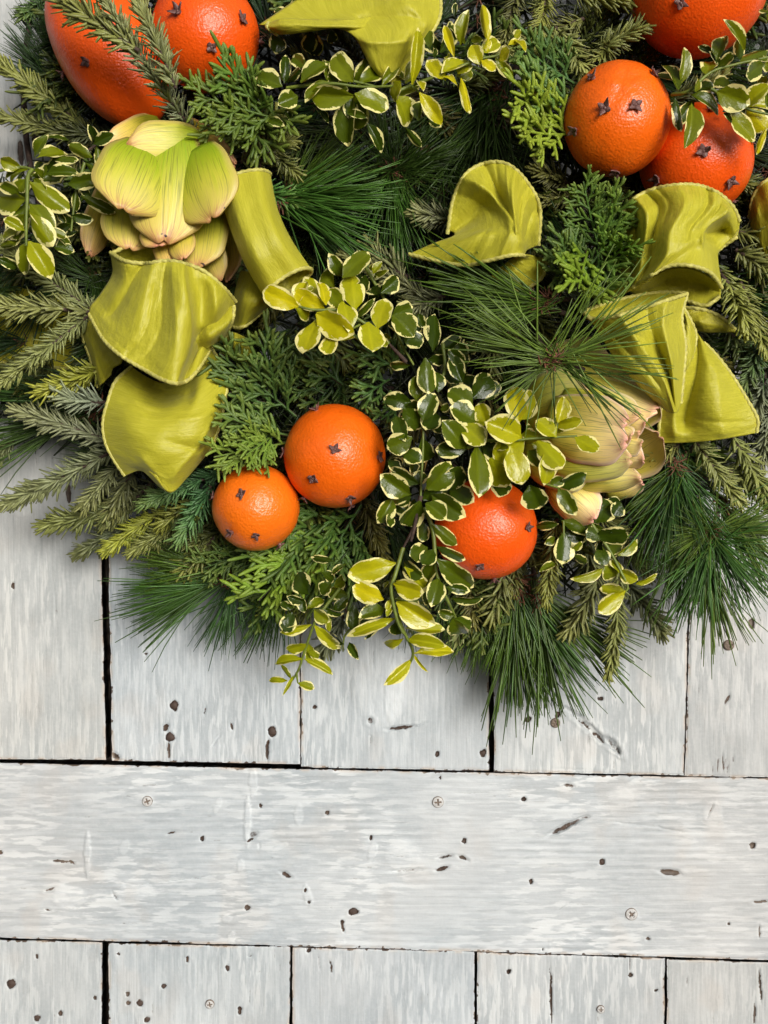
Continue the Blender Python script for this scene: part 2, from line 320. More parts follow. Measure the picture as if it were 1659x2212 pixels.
SLITS = [(148,1066,7,26,0,1.6,1.0),(45,330,8,34,-4,2.2,1.0),(46,372,9,14,0,2.2,1.0),(500,1568,4,11,-15,1.0,.9),(443,1535,3,14,8,.9,.5),(466,1600,3,20,35,.9,.35),(365,1622,4,22,0,2,1.0),(578,1620,5,26,4,2,1.0),(358,1572,7,12,20,1.2,.8),
 (866,1572,36,5,-6,2.0,.75),(905,1566,20,3,-18,1.2,.4),(800,1557,9,9,0,1.5,.6),(800,1600,3,12,5,.8,.5),(1571,1511,4,15,25,1.0,.8),(1550,1655,2,22,3,.5,.7),(1562,1648,2,26,-2,.5,.7),(1572,1660,2,18,4,.5,.6),(1583,1640,2,14,0,.5,.6),(1540,1662,2,12,0,.4,.6),
 (371,1799,14,3,-12,1.0,.7),(547,1802,12,9,-20,1.5,.55),(540,1815,12,3,-30,1.3,.7),(132,1860,24,4,4,1.2,.75),(156,1862,10,4,30,1.3,.9),(740,2002,4,15,-14,1.3,.9),(739,1990,4,5,0,1.2,.9),(618,1890,17,6,24,1.5,.75),(660,1922,4,7,0,1.2,.8),(667,1948,7,5,0,1.1,.6),
 (1230,1697,18,5,10,1.2,.6),(1222,1785,48,7,-26,2.6,.62),(1262,1766,14,4,-10,2,.5),(1385,1783,80,3,7,.7,.22),(1460,1795,40,2,8,.7,.4),(880,1880,45,4,-4,1.5,.45),(955,1876,18,5,-14,1.8,.8),(962,1850,22,4,-8,1.7,.62),(1000,1853,15,5,25,1.8,.85),
 (1447,1884,27,8,7,1.9,.95),(1642,1948,20,4,-2,1.3,.8),(1535,1750,3,22,22,.8,.5),(1215,1960,18,2,-35,.5,.4),(250,2100,2,2,0,.5,.5),(540,2065,9,3,0,.6,.5),(1642,2130,3,42,-4,1.6,1.0),(1630,2190,3,30,0,1.0,.8),(1484,2120,3,12,0,.6,.5),
 (1190,2150,3,75,-1.5,1.6,.95),(425,2130,1.5,85,-1,.6,.35),(1099,2090,1.5,28,0,.6,.4),(1361,2080,1.5,24,0,.7,.7),(715,2088,4,20,-12,.5,.6),(690,2080,3,26,-6,.4,.45),(740,2098,2.5,20,-4,.4,.4),(565,1655,30,3,0,1.0,.9),(715,1960,2,2,0,.4,.5),
 (430,1895,250,1.6,-7,.7,.42),(560,2100,2,3,0,.4,.4),(108,1922,16,4,-20,1.0,.6),(104,1966,10,3,15,1.0,.7),(248,1935,4,14,-30,1.0,.5),(290,1950,40,2,0,.6,.35),(560,1828,2,10,0,.8,.4),(1640,2012,3,20,0,.8,.7),(1235,1662,60,1.5,0,.6,.3),
 (515,1660,10,4,0,1.2,.8),(250,1634,14,8,40,1.2,.75),(1240,1540,40,5,28,1.2,.28),(1275,1575,66,9,40,2.2,.34),(1325,1610,26,9,48,2.6,.45),(1300,1600,10,3,40,1.5,.62),(1262,1566,22,3,38,1.2,.66),(1290,1590,18,4,42,1.4,.75),(1335,1622,4,12,-20,2.5,.6),
 (858,1400,26,2.5,3,.9,.45),(846,1420,2,20,10,.7,.3),(880,1425,14,2,-10,.7,.35),(1430,1327,3,9,0,.7,.6),(1355,1362,5,10,0,.7,.5),(300,1210,1.2,160,0,.5,.35),(575,1450,1.6,140,1,.6,.35),(352,1230,1.2,120,-1,.5,.3),(640,1400,1.2,60,0,.5,.4),(500,1380,1.2,90,1,.35,.25),
 (120,1330,1,120,0,.3,.18),(1120,1590,1,60,0,.3,.2),(1405,1530,1,110,0,.3,.2),(960,1500,1,120,0,.3,.2),(740,1480,1,140,0,.3,.18),(1530,1560,1,80,0,.4,.3),(1655,1700,1,1,0,.1,.1)]
BUMPS = [(189,1845,7,52,0,1.8),(535,1775,8,58,0,1.6),(546,1690,9,35,0,.9),(46,1095,26,22,0,.35),(150,1940,40,26,-2,.8),(292,1922,38,24,-2,.5),(822,1475,62,98,0,1.3),(850,1500,22,70,0,.5),(318,1731,15,14,0,.5),(946,1733,15,12,0,.5),(1364,1975,17,14,0,.6),
 (645,1760,9,26,0,.7),(520,1870,8,16,5,.7),(490,1985,12,9,0,.8),(500,2025,8,14,10,.8),(605,1830,20,6,-25,.5),(665,1935,9,26,-15,1.0),(870,1845,40,34,0,.5),(1340,1720,30,20,0,.5),(1540,1760,22,30,0,.6),(1150,1560,30,60,10,.5),(270,1830,10,18,25,.6),(805,1840,9,22,15,.8),(735,2035,12,12,0,.6),(470,1740,7,20,20,.6),(300,2190,9,25,0,.8),(1475,1250,6,70,0,.5)]
def ell(px, py, x, y, rx, ry, ang):
    a = math.radians(ang); dx = px-x; dy = py-y
    u = dx*math.cos(a)+dy*math.sin(a); v = -dx*math.sin(a)+dy*math.cos(a)
    return np.sqrt((u/max(rx, .8))**2+(v/max(ry, .8))**2)
def wall_marks(px, py):
    h = np.zeros_like(px); wr = np.zeros_like(px); lite = np.zeros_like(px)
    jx = px+(fbm(px/7, py/7, 5)-.5)*5; jy = py+(fbm(px/7+90, py/7, 6)-.5)*5
    for x, y, rx, ry in HOLES:
        if not (px.min()-30 < x < px.max()+30 and py.min()-30 < y < py.max()+30): continue
        jk = 1+.5*(fbm(px/6+x, py/6, 15)-.5); e = ell(jx, jy, x, y, rx*.84, ry*.84, 0)*jk; k = 1-sstep(.72, 1.12, e)
        h -= 2.2*k; wr = np.maximum(wr, k); lite += .22*(sstep(1.7, 1.2, e)-k).clip(0)
        h += .10*np.exp(-((e-1.35)/.25)**2)
    for x, y, rx, ry, a, dep, w in SLITS:
        r = max(rx, ry)+12
        if not (px.min()-r < x < px.max()+r and py.min()-r < y < py.max()+r): continue
        e = ell(jx if min(rx, ry) > 2.2 else px, jy if min(rx, ry) > 2.2 else py, x, y, max(rx, 1.4), max(ry, 1.4), a); k = 1-sstep(.45, 1.15, e)
        h -= dep*k; wr = np.maximum(wr, w*k*(.75+.5*fbm(px/4, py/4, 31))); h += .12*dep*np.exp(-((e-1.4)/.3)**2)
    for x, y, rx, ry, a, hh in BUMPS:
        e = ell(jx, jy, x, y, rx, ry, a); k = 1-sstep(.8, 1.1, e); h += hh*.55*k*(.7+.6*fbm(px/6, py/14, 8)); lite += .35*k
    return h, wr, lite
def plank(quad, d, axis, seed, tint, ys=None, step=2.6, warm_light=0.0):
    (x0, y0), (x1, y1), (x2, y2), (x3, y3) = quad          # TL TR BL BR
    nc = int(max(abs(x1-x0), abs(x3-x2))/step)+2
    if ys is None: vv = np.linspace(0, 1, int(max(abs(y2-y0), abs(y3-y1))/step)+2)
    else:
        ys = np.asarray(ys, float); vv = (ys-ys[0])/(ys[-1]-ys[0])
    uu = np.linspace(0, 1, nc); U, V = np.meshgrid(uu, vv); nr = len(vv)
    px = (x0*(1-U)+x1*U)*(1-V)+(x2*(1-U)+x3*U)*V; py = (y0*(1-U)+y1*U)*(1-V)+(y2*(1-U)+y3*U)*V
    wdt = (x1-x0); hgt = y2-y0
    el = U*wdt; er = (1-U)*wdt; et = V*hgt; eb = (1-V)*hgt
    wob = lambda q, s: (fbm(q/38, q*0+s, seed+s, 4)-.5)
    px = px+wob(py, 1)*3.5*np.exp(-el/8)+wob(py, 2)*3.5*np.exp(-er/8)
    py = py+wob(px, 3)*3.0*np.exp(-eb/8)+wob(px, 4)*3.0*np.exp(-et/8)
    e = np.minimum(np.minimum(el, er), np.minimum(et, eb))
    h, wr, lite = wall_marks(px, py)
    h -= .8*np.clip(1-e/4.0, 0, 1)**2
    chip = fbm(px/9, py/9, seed+3, 3)
    wr = np.maximum(wr, sstep(0, 3.5, (chip*15-6.6)-e*.9)*.95)
    if axis == 'v':
        g = fbm(px/3.2, py/90, seed+9, 3); big = fbm(px/26, py/85, seed+10, 3); st = fbm(px/6.5, py/46, seed+11, 4)
    else:
        g = fbm(px/95, py/3.4, seed+9, 3); big = fbm(px/90, py/30, seed+10, 3); st = fbm(px/32, py/7.0, seed+11, 3)*.8+.2*(.5+.5*np.sin(py*.37+3*fbm(px/140, py/60, 77)+.02*px*0))
        h += .16*np.sin(py*.39+4*fbm(px/160, py/90, 71))*sstep(.4, .6, fbm(px/110, py/60, 72))
    h += .34*(g-.5)+.55*(fbm(px/60, py/60, seed+12, 2)-.5)
    amp = .34 if axis == 'v' else .36
    paint = sstep(.44, .70, st*.55+big*.45)*amp+.16+lite+.18*(fbm(px/5, py/5, seed+13)-.5)+.5*(fbm(px/130, py/130, seed+31, 2)-.5)
    paint -= .22*sstep(.56, .72, 1-g)
    hair = sstep(.66, .75, fbm((px if axis == 'v' else py)/1.7, (py if axis == 'v' else px)/55, seed+21, 2))*sstep(.5, .7, fbm(px/50, py/50, seed+22, 2))
    wr = np.maximum(wr, .40*hair); h -= .25*hair
    tan = .12*sstep(.60, .8, fbm(px/70, py/90, seed+14, 3))+warm_light*.20*sstep(1050, 1659, px)+warm_light*.16*sstep(420, 0, px)  # stain noise, plus the light's warm cast painted in toward both sides
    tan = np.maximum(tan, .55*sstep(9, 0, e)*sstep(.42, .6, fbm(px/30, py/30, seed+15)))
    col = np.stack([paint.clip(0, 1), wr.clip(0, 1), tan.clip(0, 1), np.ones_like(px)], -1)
    co = PA(np.stack([px, py, d+h*0.001], -1))
    nv = nr*nc; idx = np.arange(nv).reshape(nr, nc)
    ringi = np.concatenate([idx[0, :], idx[1:, -1], idx[-1, -2::-1], idx[-2:0:-1, 0]])
    co = co.reshape(-1, 3); skirt = co[ringi].copy(); skirt[:, 1] = 0.0165
    cs = col.reshape(-1, 4)[ringi].copy(); cs[:, 1] = 0.9
    m = len(ringi); a = np.arange(m); b = (a+1) % m
    sk = np.stack([ringi[a], nv+a, nv+b, ringi[b]], -1)
    f = grid_faces(nr, nc)[:, ::-1]
    me = mesh_np('plank', np.concatenate([co, skirt]), [f, sk], M_PAINT if axis == 'v' else M_PAINT_H, True, {'paint': np.concatenate([col.reshape(-1, 4), cs])})
    o = link('plank', me, None, tint); child_world(o, WALL); return o
ys_u = lambda y1: np.concatenate([np.arange(-160, 960, 7.0), np.linspace(960, y1, int((y1-960)/2.6))])
planks = {}
planks['u1'] = plank([(-190, -160), (186, -160), (-190, 1639), (229, 1641)], 0.0010, 'v', 100, (.97, .955, .915), ys_u(1640), warm_light=.4)  # board tints paint in the light's cast: warmer outer boards, cooler middle
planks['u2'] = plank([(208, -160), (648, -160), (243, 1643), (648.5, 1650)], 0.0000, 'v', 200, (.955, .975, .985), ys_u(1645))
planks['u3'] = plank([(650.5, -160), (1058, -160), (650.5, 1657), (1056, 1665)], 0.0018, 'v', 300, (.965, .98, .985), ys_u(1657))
planks['u4'] = plank([(1068, -160), (1527, -160), (1067, 1667), (1477, 1675)], 0.0012, 'v', 400, (.98, .975, .955), ys_u(1668), warm_light=.4)
planks['u5'] = plank([(1531, -160), (1860, -160), (1480, 1676.5), (1860, 1682)], 0.0006, 'v', 500, (.945, .93, .905), ys_u(1678), warm_light=.5)
planks['rail'] = plank([(-650, 1634.6), (2350, 1696), (-650, 2006.8), (2350, 2093)], 0.0014, 'h', 600, (.985, .995, 1.0), warm_light=.8)
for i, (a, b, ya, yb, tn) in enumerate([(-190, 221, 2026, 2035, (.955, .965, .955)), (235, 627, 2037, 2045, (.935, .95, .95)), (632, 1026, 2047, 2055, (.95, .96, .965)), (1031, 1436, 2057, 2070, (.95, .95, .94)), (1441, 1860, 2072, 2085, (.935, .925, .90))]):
    planks['l%d' % i] = plank([(a, ya), (b, yb), (a, 2330), (b-2, 2330)], 0.0006+0.0005*(i % 2), 'v', 700+40*i, tn, warm_light=.5)
yc = np.arange(-160, 1700, 9.0)
plank([(-650, -160), (-194, -160), (-650, 1630), (-194, 1636)], 0.0006, 'v', 130, (.96, .95, .92), np.concatenate([yc[yc < 1630], [1633]]), step=8)
plank([(1864, -160), (2350, -160), (1864, 1684), (2350, 1691)], 0.0014, 'v', 160, (.95, .94, .92), np.concatenate([yc[yc < 1680], [1687]]), step=8)
plank([(-650, 2013), (-194, 2024), (-650, 2330), (-194, 2330)], 0.0010, 'v', 170, (.95, .95, .93), step=8)
plank([(1864, 2085), (2350, 2098), (1864, 2330), (2350, 2330)], 0.0004, 'v', 180, (.94, .93, .91), step=8)
def screw_mesh(name, dark):
    rs = np.array([0, .12, .3, .42, .55, .62, .8, .93, 1.0]); na = 32
    A, R = np.meshgrid(np.linspace(0, 2*np.pi, na, endpoint=False), rs); x = R*np.cos(A); y = R*np.sin(A)
    cross = ((np.abs(x) < .15) | (np.abs(y) < .15)) & (R < .6)
    z = .30*(1-R**2)-.32*cross-np.where(R > .99, .5, 0)
    col = np.stack([np.full_like(x, .15 if dark else .75), np.where(cross, .95, np.where(R > .9, .75, .62 if dark else .12)), 0*x+.3, 0*x+1], -1)
    return mesh_np(name, np.stack([x, y, z], -1).reshape(-1, 3), grid_faces(len(rs), na, True), M_PAINT, True, {'paint': col.reshape(-1, 4)})
SCR = [screw_mesh('screw', False), screw_mesh('screw', True)]
for (x, y, r, dk, pk, rot) in [(318, 1731, 12, 0, 'rail', 20), (946, 1733, 13, 0, 'rail', 5), (1364, 1975, 14, 0, 'rail', 40), (453, 2170, 10, 0, 'l1', 10), (1298, 2181, 9, 0, 'l3', 0), (1575, 1394, 12, 1, 'u5', 15), (1200, 1562, 11, 1, 'u4', 30)]:
    o = link('screw', SCR[dk]); p = P(x, y, .0022); s = pxs(r, 0)
    M = Matrix.Translation(p) @ Matrix.Rotation(math.radians(90), 4, 'X') @ Matrix.Rotation(math.radians(rot), 4, 'Z') @ Matrix.Scale(s, 4)
    o.parent = planks[pk]; o.matrix_local = M
def nail_mesh():
    na = 12; R = np.array([0, .6, 1, 1.05])[:, None]*np.ones(na); A = np.linspace(0, 2*np.pi, na, endpoint=False)[None]*np.ones((4, 1))
    w = 1+.12*np.sin(A*3+1); z = np.array([.35, .3, .12, -.6])[:, None]*np.ones(na)
    return mesh_np('nail_head', np.stack([R*w*np.cos(A), R*w*np.sin(A), z], -1).reshape(-1, 3), grid_faces(4, na, True), M_RUST)
NAIL = nail_mesh()
for (x, y, r, pk) in [(376, 1524, 8, 'u2'), (368, 1592, 9, 'u2'), (588, 1580, 9, 'u2'), (1044, 1627, 6.5, 'u3'), (944, 1629, 5, 'u3'), (1140, 1553, 6, 'u4'), (763, 1969, 9, 'rail'), (1301, 1862, 6.5, 'rail'), (25, 2125, 9, 'l0'), (80, 2199, 6, 'l0'), (302, 2167, 6.5, 'l1'), (492, 2091, 5.5, 'l1'), (353, 2130, 5.5, 'l1'), (318, 2202, 6, 'l1'), (75, 298, 6.5, 'u1')]:
    o = link('nail_head', NAIL); M = Matrix.Translation(P(x, y, -.0008)) @ Matrix.Rotation(math.radians(90), 4, 'X') @ Matrix.Rotation(x, 4, 'Z') @ Matrix.Scale(pxs(r, 0), 4)
    o.parent = planks[pk]; o.matrix_local = M

# ------------------------------------------------------------------ sprig meshes (root at the origin, growing along +X, facing +Z; metres)
U1 = S*0.9
def fir_mesh(Lpx, dens=1.0, nl=42, seed=0, full=1.0):
    r = np.random.default_rng(seed); n = int(Lpx/3.6*3.3*dens); u = np.sort(r.uniform(0, 1, n)); L = Lpx*U1
    sx = u*L; bend = r.uniform(-.05, .08); sy = bend*L*np.sin(u*2.6)*.6; sz = .05*L*np.sin(u*3.0)
    phi = r.uniform(-1, 1, n); phi = np.sign(phi)*np.abs(phi)**.7*math.radians(118)
    a = np.radians(r.normal(50, 14, n))*(1-.45*u**4)
    dirs = np.stack([np.cos(a), np.sin(a)*np.sin(phi), np.sin(a)*np.cos(phi)*.75], -1)
    ln = nl*U1*(1-.32*u**5)*r.uniform(.66, 1.16, n)*np.where(u < .1, .8, 1)
    nrm = np.stack([-np.sin(a), np.cos(a)*np.sin(phi), np.cos(a)*np.cos(phi)], -1)+np.array([0, 0, .6])+r.normal(0, .25, (n, 3))
    v, f, t, i = blades(np.stack([sx, sy, sz], -1), dirs, nrm, ln, r.uniform(6.2, 8.2, n)*U1, 3.2*U1, r.uniform(-.24, -.02, n), 2, .5)
    a2 = {'shade': np.clip(r.normal(.5, .2, n), 0, 1)[i], 'along': np.clip(u[i]*.75+.25*t, 0, 1)}
    ne = mesh_np('needles', v, f, M_FIR, True, a2)
    k = 9; q = np.linspace(0, 1, k); pth = np.stack([q*L, bend*L*np.sin(q*2.6)*.6, .05*L*np.sin(q*3.0)-.5*U1], -1)
    sv, sf = tube(pth, np.linspace(4.5, 2.2, k)*U1, 6); st = mesh_np('stem', sv, sf, M_BARK)
    return ne, st, L
def pine_mesh(n, Lpx, spread, seed, minl=.62):
    """a tuft: needles leave a short twig in a cone of the given half angle round +X"""
    r = np.random.default_rng(seed); L = Lpx*U1
    th = np.radians(spread)*np.clip(np.abs(r.normal(0, .62, n)), 0, 1.25); ct = np.cos(th); stt = np.sin(th); ph = r.uniform(0, 2*np.pi, n)
    dirs = np.stack([ct, stt*np.cos(ph), np.abs(stt*np.sin(ph))*.55-.08], -1)
    base = np.stack([r.uniform(-.22, .22, n)*L, r.normal(0, 3, n)*U1, r.normal(0, 3, n)*U1], -1)
    # needles come in little bundles
    ln = L*np.clip(r.normal(.82, .15, n), .4, 1.08); nrm = r.normal(0, 1, (n, 3))
    v, f, t, i = blades(base, dirs, nrm, ln, r.uniform(2.5, 3.6, n)*U1, 2.2*U1, r.normal(0, .10, n), 4, .5)
    ne = mesh_np('needles', v, f, M_PINE, True, {'shade': np.clip(r.normal(.48, .34, n), 0, 1.4)[i], 'along': t})
    m = 22; d2 = np.stack([r.uniform(-.2, 1, m), r.normal(0, .6, m), np.abs(r.normal(0, .6, m))], -1)
    b2 = np.stack([r.uniform(-.14, .06, m)*L, r.normal(0, 2, m)*U1, r.normal(0, 2, m)*U1], -1)
    v, f, t, i = blades(b2, d2, r.normal(0, 1, (m, 3)), r.uniform(16, 38, m)*U1, r.uniform(4, 7, m)*U1, 2.2*U1, r.normal(0, .1, m), 1, .3)
    sh = mesh_np('sheath', v, f, M_SHEATH)
    pth = np.array([[-.34*L, 0, -8*U1], [-.12*L, 0, -2*U1], [.08*L, 0, 0]]); sv, sf = tube(pth, np.array([5, 5, 3])*U1, 6)
    return ne, sh, mesh_np('stem', sv, sf, M_BARK), L
def cedar_mesh(Lpx, seed, thick=3.7, fan=1.0):
    r = np.random.default_rng(seed); A = Acc(); L = Lpx*U1
    def twig(p, d, ln, rad, lev, u0):
        k = 5; pts = [p]; dd = d.copy(); cur = r.normal(0, .16, 3)
        for j in range(k-1):
            dd = dd+cur/(k-1)+np.array([.05, 0, .02]); dd /= np.linalg.norm(dd); pts.append(pts[-1]+dd*ln/(k-1))
        pts = np.array(pts); rr = rad*np.array([1, 1, 1, .98, .62]); v, f = tube(np.concatenate([pts, pts[-1:]+dd*rad*.6]), np.concatenate([rr, [rad*.12]]), 5)
        tt = np.repeat(np.linspace(0, 1, k+1), 5)
        A.add(v, f, shade=np.clip(r.normal(.5, .18), 0, 1), along=np.clip(u0+tt*.45*(.4 if lev < 2 else 1), 0, 1)); return pts
    main = twig(np.zeros(3), np.array([1., 0, .05]), L, 2.6*U1, 0, 0)
    n1 = int(Lpx/17)
    for i in range(n1):
        u = .12+.86*i/n1; q = u*4; j = min(int(q), 3); p = main[j]*(1-q+j)+main[j+1]*(q-j); s = 1 if i % 2 else -1
        a = math.radians(r.uniform(32, 52)); d = np.array([math.cos(a), s*math.sin(a)*fan, r.uniform(-.12, .45)]); d /= np.linalg.norm(d)
        l1 = Lpx*U1*.40*(1-.55*u)*r.uniform(.8, 1.15)+14*U1
        b = twig(p, d, l1, thick*.9*U1, 1, u*.5)
        n2 = max(2, int(l1/U1/11))
        for m in range(n2):
            w = .2+.8*m/n2; q2 = w*4; j2 = min(int(q2), 3); p2 = b[j2]*(1-q2+j2)+b[j2+1]*(q2-j2); s2 = 1 if m % 2 else -1
            a2 = math.radians(r.uniform(25, 48)); yv = np.array([-d[1], d[0], 0])
            d2 = d*math.cos(a2)+yv*s2*math.sin(a2)+np.array([0, 0, r.uniform(-.2, .5)]); d2 /= np.linalg.norm(d2)
            l2 = r.uniform(20, 42)*U1; c2 = twig(p2, d2, l2, thick*U1, 2, .25+u*.4)
            if r.random() < .55:
                d3 = d2+yv*(-s2)*.7; d3 /= np.linalg.norm(d3); twig(c2[2], d3, l2*.6, thick*.95*U1, 2, .3+u*.4)
    fo = A.mesh('branchlets', M_CEDAR)
    k = 5; sv, sf = tube(main+np.array([0, 0, -1.5*U1]), np.linspace(3.4, 2.6, k)*U1, 6); return fo, mesh_np('stem', sv, sf, M_BARK), L
FIR = {l: [fir_mesh(l, seed=l+s) for s in range(3)] for l in (85, 130, 190, 260, 330)}
PINE = {sp: [pine_mesh(n, 200, sp, 50+sp+s, ml) for s in range(2)] for sp, n, ml in ((20, 90, .6), (38, 100, .6), (75, 130, .62), (100, 120, .66), (101, 55, .66), (39, 26, .6))}
CEDAR = {l: [cedar_mesh(l, 300+l+s) for s in range(3)] for l in (90, 140, 200)}
def frame(b, t, roll=0.0, face=Vector((0, -1, 0))):
    X = (t-b).normalized(); Z = (face-X*face.dot(X)); Z = Z.normalized() if Z.length > 1e-4 else X.orthogonal().normalized()
    Y = Z.cross(X); M = Matrix((X, Y, Z)).transposed().to_4x4(); M.translation = b
    return M @ Matrix.Rotation(math.radians(roll), 4, 'X')
GAIN = {'fir': (1.10, 1.20, 1.22), 'cedar': (.90, 1.0, .60), 'pine': (1.12, 1.12, .72)}
def place(kind, b, t, col, label, group=None, var=None, spread=None, roll=None):
    """b, t = (px, py, depth) of root and tip"""
    gq = GAIN[kind]; col = tuple(a_*b_ for a_, b_ in zip(col, gq))
    pb = P(*b); pt = P(*t)
    if kind == 'pine': pt = pb+(pt-pb)*1.14
    L = (pt-pb).length; roll = random.uniform(-22, 22) if roll is None else roll
    if kind == 'fir':
        l = min(FIR, key=lambda q: abs(q*U1-L)); ms = FIR[l][random.randrange(3) if var is None else var]; nm = 'fir_sprig'; cat = 'fir sprig'
    elif kind == 'cedar':
        l = min(CEDAR, key=lambda q: abs(q*U1-L)); ms = CEDAR[l][random.randrange(3)]; nm = 'cedar_sprig'; cat = 'cedar sprig'
    else:
        sp = min(PINE, key=lambda q: abs(q-(spread or 38))); ms = PINE[sp][random.randrange(2)]; nm = 'pine_tuft'; cat = 'pine tuft'
    o = bpy.data.objects.new(nm, None); C.objects.link(o); o.empty_display_size = .01
    o['label'] = label; o['category'] = cat
    if group: o['group'] = group
    s = L/ms[-1]; o.matrix_world = frame(pb, pt, roll) @ Matrix.Scale(s, 4)
    for me in ms[:-1]:
        c = link(me.name.split('.')[0], me, o, col)
        if me.name.startswith(('needles', 'branchlets')): c['kind'] = 'stuff'
    return o
GREY = (.150, .160, .085); OLIVE = (.165, .160, .040); YELL = (.27, .26, .03); GREEN = (.045, .105, .028); DARK = (.040, .052, .016); DOL = (.085, .085, .024)
PG = (.060, .110, .018); PB = (.095, .150, .032); PD = (.026, .055, .011); CG = (.060, .115, .026); CD = (.030, .065, .018); CY = (.13, .19, .025)
# ------------------------------------------------------------------ oranges studded with cloves
def clove_mesh(sd_):
    A = Acc(); r = np.random.default_rng(5+sd_)
    for k in range(4):
        a = k*math.pi/2+r.normal(0, .10); ca, sa = math.cos(a), math.sin(a); tl = r.uniform(.70, 1.18); tz = r.uniform(.25, 1.25)
        pr = [(.08, .34, .16), (.42, .36, .26), (.74, .22, .46*tz+.1), (tl, .04, .80*tz+.1)]
        top = []; bot = []
        for (x, w, z) in pr:
            for s in (-1, 0, 1):
                zz = z+(.08 if s else 0); p = np.array([x*ca-s*w*sa, x*sa+s*w*ca, zz]); top.append(p); bot.append(p-[0, 0, .17])
        f = grid_faces(4, 3); n = 12; fb = f[:, ::-1]+n
        rim = [0, 1, 2, 5, 8, 11, 10, 9, 6, 3]; sk = [[rim[i], n+rim[i], n+rim[(i+1) % 10], rim[(i+1) % 10]] for i in range(10)]
        A.add(np.array(top+bot), np.concatenate([f, fb, np.array(sk)]))
    v, f = tube(np.array([[0, 0, -.9], [0, 0, -.2], [0, 0, .12]]), np.array([.30, .40, .45]), 8); A.add(v, f)
    v, f = tube(np.array([[0, 0, .05], [0, 0, .16], [0, 0, .26], [0, 0, .30]]), np.array([.26, .25, .16, .04]), 8); A.add(v, f)
    return A.mesh('clove', M_CLOVE)
CLOVES = [clove_mesh(k) for k in range(4)]
CAMP = Vector((0, -D, ZC))
def orange(cx, cy, d, rx, ry, rot, col, label, cloves, seed, dimple=None):
    c = P(cx, cy, d); k = (D-d)/D*S; a = math.radians(rot)
    E = Matrix(((math.cos(a), 0, math.sin(a)), (0, 1, 0), (-math.sin(a), 0, math.cos(a))))     # in-wall rotation
    R = Vector((rx*k, min(rx, ry)*k*.98, ry*k))
    o = thing('clove_orange', label, 'orange', c, 'clove studded oranges')
    bm = bmesh.new(); bmesh.ops.create_icosphere(bm, subdivisions=5, radius=1.0)
    v = np.array([q.co for q in bm.verts]); tri = np.array([[x.index for x in q.verts] for q in bm.faces]); bm.free()
    wob = 1+.022*(fbm(v[:, 0]*1.7+seed*5, v[:, 2]*1.7+v[:, 1], seed, 2)-.5)*2+.012*(fbm(v[:, 0]*6+seed, v[:, 2]*6+v[:, 1]*4, seed+9, 2)-.5)
    E_np = np.array(E); Rn = np.array(R)
    if dimple is not None:
        for (dx, dy, w, dep, fold) in dimple:
            q = np.array([dx, -math.sqrt(max(0, 1-dx*dx-dy*dy)), dy]); dd = np.linalg.norm(v-q, axis=1); ang = np.arctan2(v[:, 2]-dy, v[:, 0]-dx)
            wob -= dep*np.exp(-(dd/w)**2)+fold*np.exp(-(dd/(w*2.2))**2)*(np.cos(ang*5+seed)*.5+.5)**3
    vv = (v*wob[:, None]*Rn) @ E_np.T
    ob = link('peel', mesh_np('peel', vv, tri, M_PEEL), o, col)
    Ei = E.inverted()
    for i, (x, y, *rr) in enumerate(cloves):
        dirv = (P(x, y, .05)-CAMP).normalized()
        # ray / ellipsoid in unit space
        q = Ei @ (CAMP-c); q = Vector((q.x/R.x, q.y/R.y, q.z/R.z)); w = Ei @ dirv; w = Vector((w.x/R.x, w.y/R.y, w.z/R.z))
        aa = w.dot(w); bb = q.dot(w); cc = q.dot(q)-1; disc = bb*bb-aa*cc
        h = q+w*((-bb-math.sqrt(disc))/aa) if disc > 0 else (q-w*(bb/aa)).normalized()
        nrm = (E @ Vector((h.x/R.x, h.y/R.y, h.z/R.z))).normalized(); p = E @ Vector((h.x*R.x, h.y*R.y, h.z*R.z))
        co = link('clove', CLOVES[(i+seed) % 4], o); sc = pxs(rr[0] if rr else 14, d)*.94
        co.matrix_local = Matrix.Translation(p+nrm*sc*.05) @ nrm.to_track_quat('Z', 'Y').to_matrix().to_4x4() @ Matrix.Rotation(random.uniform(0, 6), 4, 'Z') @ Matrix.Rotation(random.uniform(-.35, .35), 4, 'X') @ Matrix.Scale(sc, 4)
    return o
RO = (.84, .080, .004); RM = (.85, .112, .004); RY = (.87, .140, .006)
orange(236, 104, .080, 113, 186, -29, RO, 'big oval clove studded orange half hidden by the grey green fir branch', [(188,133,15),(113,171,13),(262,-40),(325,34,12),(330,98,12)], 1)
orange(444, 77, .095, 116, 116, 0, RO, 'glossy round orange with clove stars beside the oval one, above the cedar tips', [(385,25,17),(522,42,16),(457,102,15),(402,176,15),(569,92,12)], 2)
orange(1508, -28, .085, 146, 144, 0, RO, 'large red orange cut off by the top edge of the photo', [(1471,7,17),(1600,-60)], 3)
orange(1333, 259, .105, 114, 121, 10, RM, 'wrinkled orange showing its puckered navel between two clove stars', [(1280,168,16),(1411,160,16),(1307,234,18),(1372,227,17),(1241,282,16),(1328,371,17),(1220,230,12)], 4, [(-.10, .42, .16, .05, .035), (-.15, .12, .14, .03, .04)])
orange(1503, 346, .080, 120, 118, 0, RO, 'red orange tucked behind the top of the ruffled ribbon loop', [(1519,327,18),(1420,386,16),(1578,391,16),(1592,446,12),(1622,305,11),(1535,238,14)], 5)
orange(724, 986, .100, 110, 112, 0, RM, 'round orange in the middle touching the smaller one, below dark cedar', [(723,972,14),(818,988,15),(677,1033,15),(756,1073,14),(683,886,14),(614,976,14),(760,1098,12),(657,1077,13)], 6)
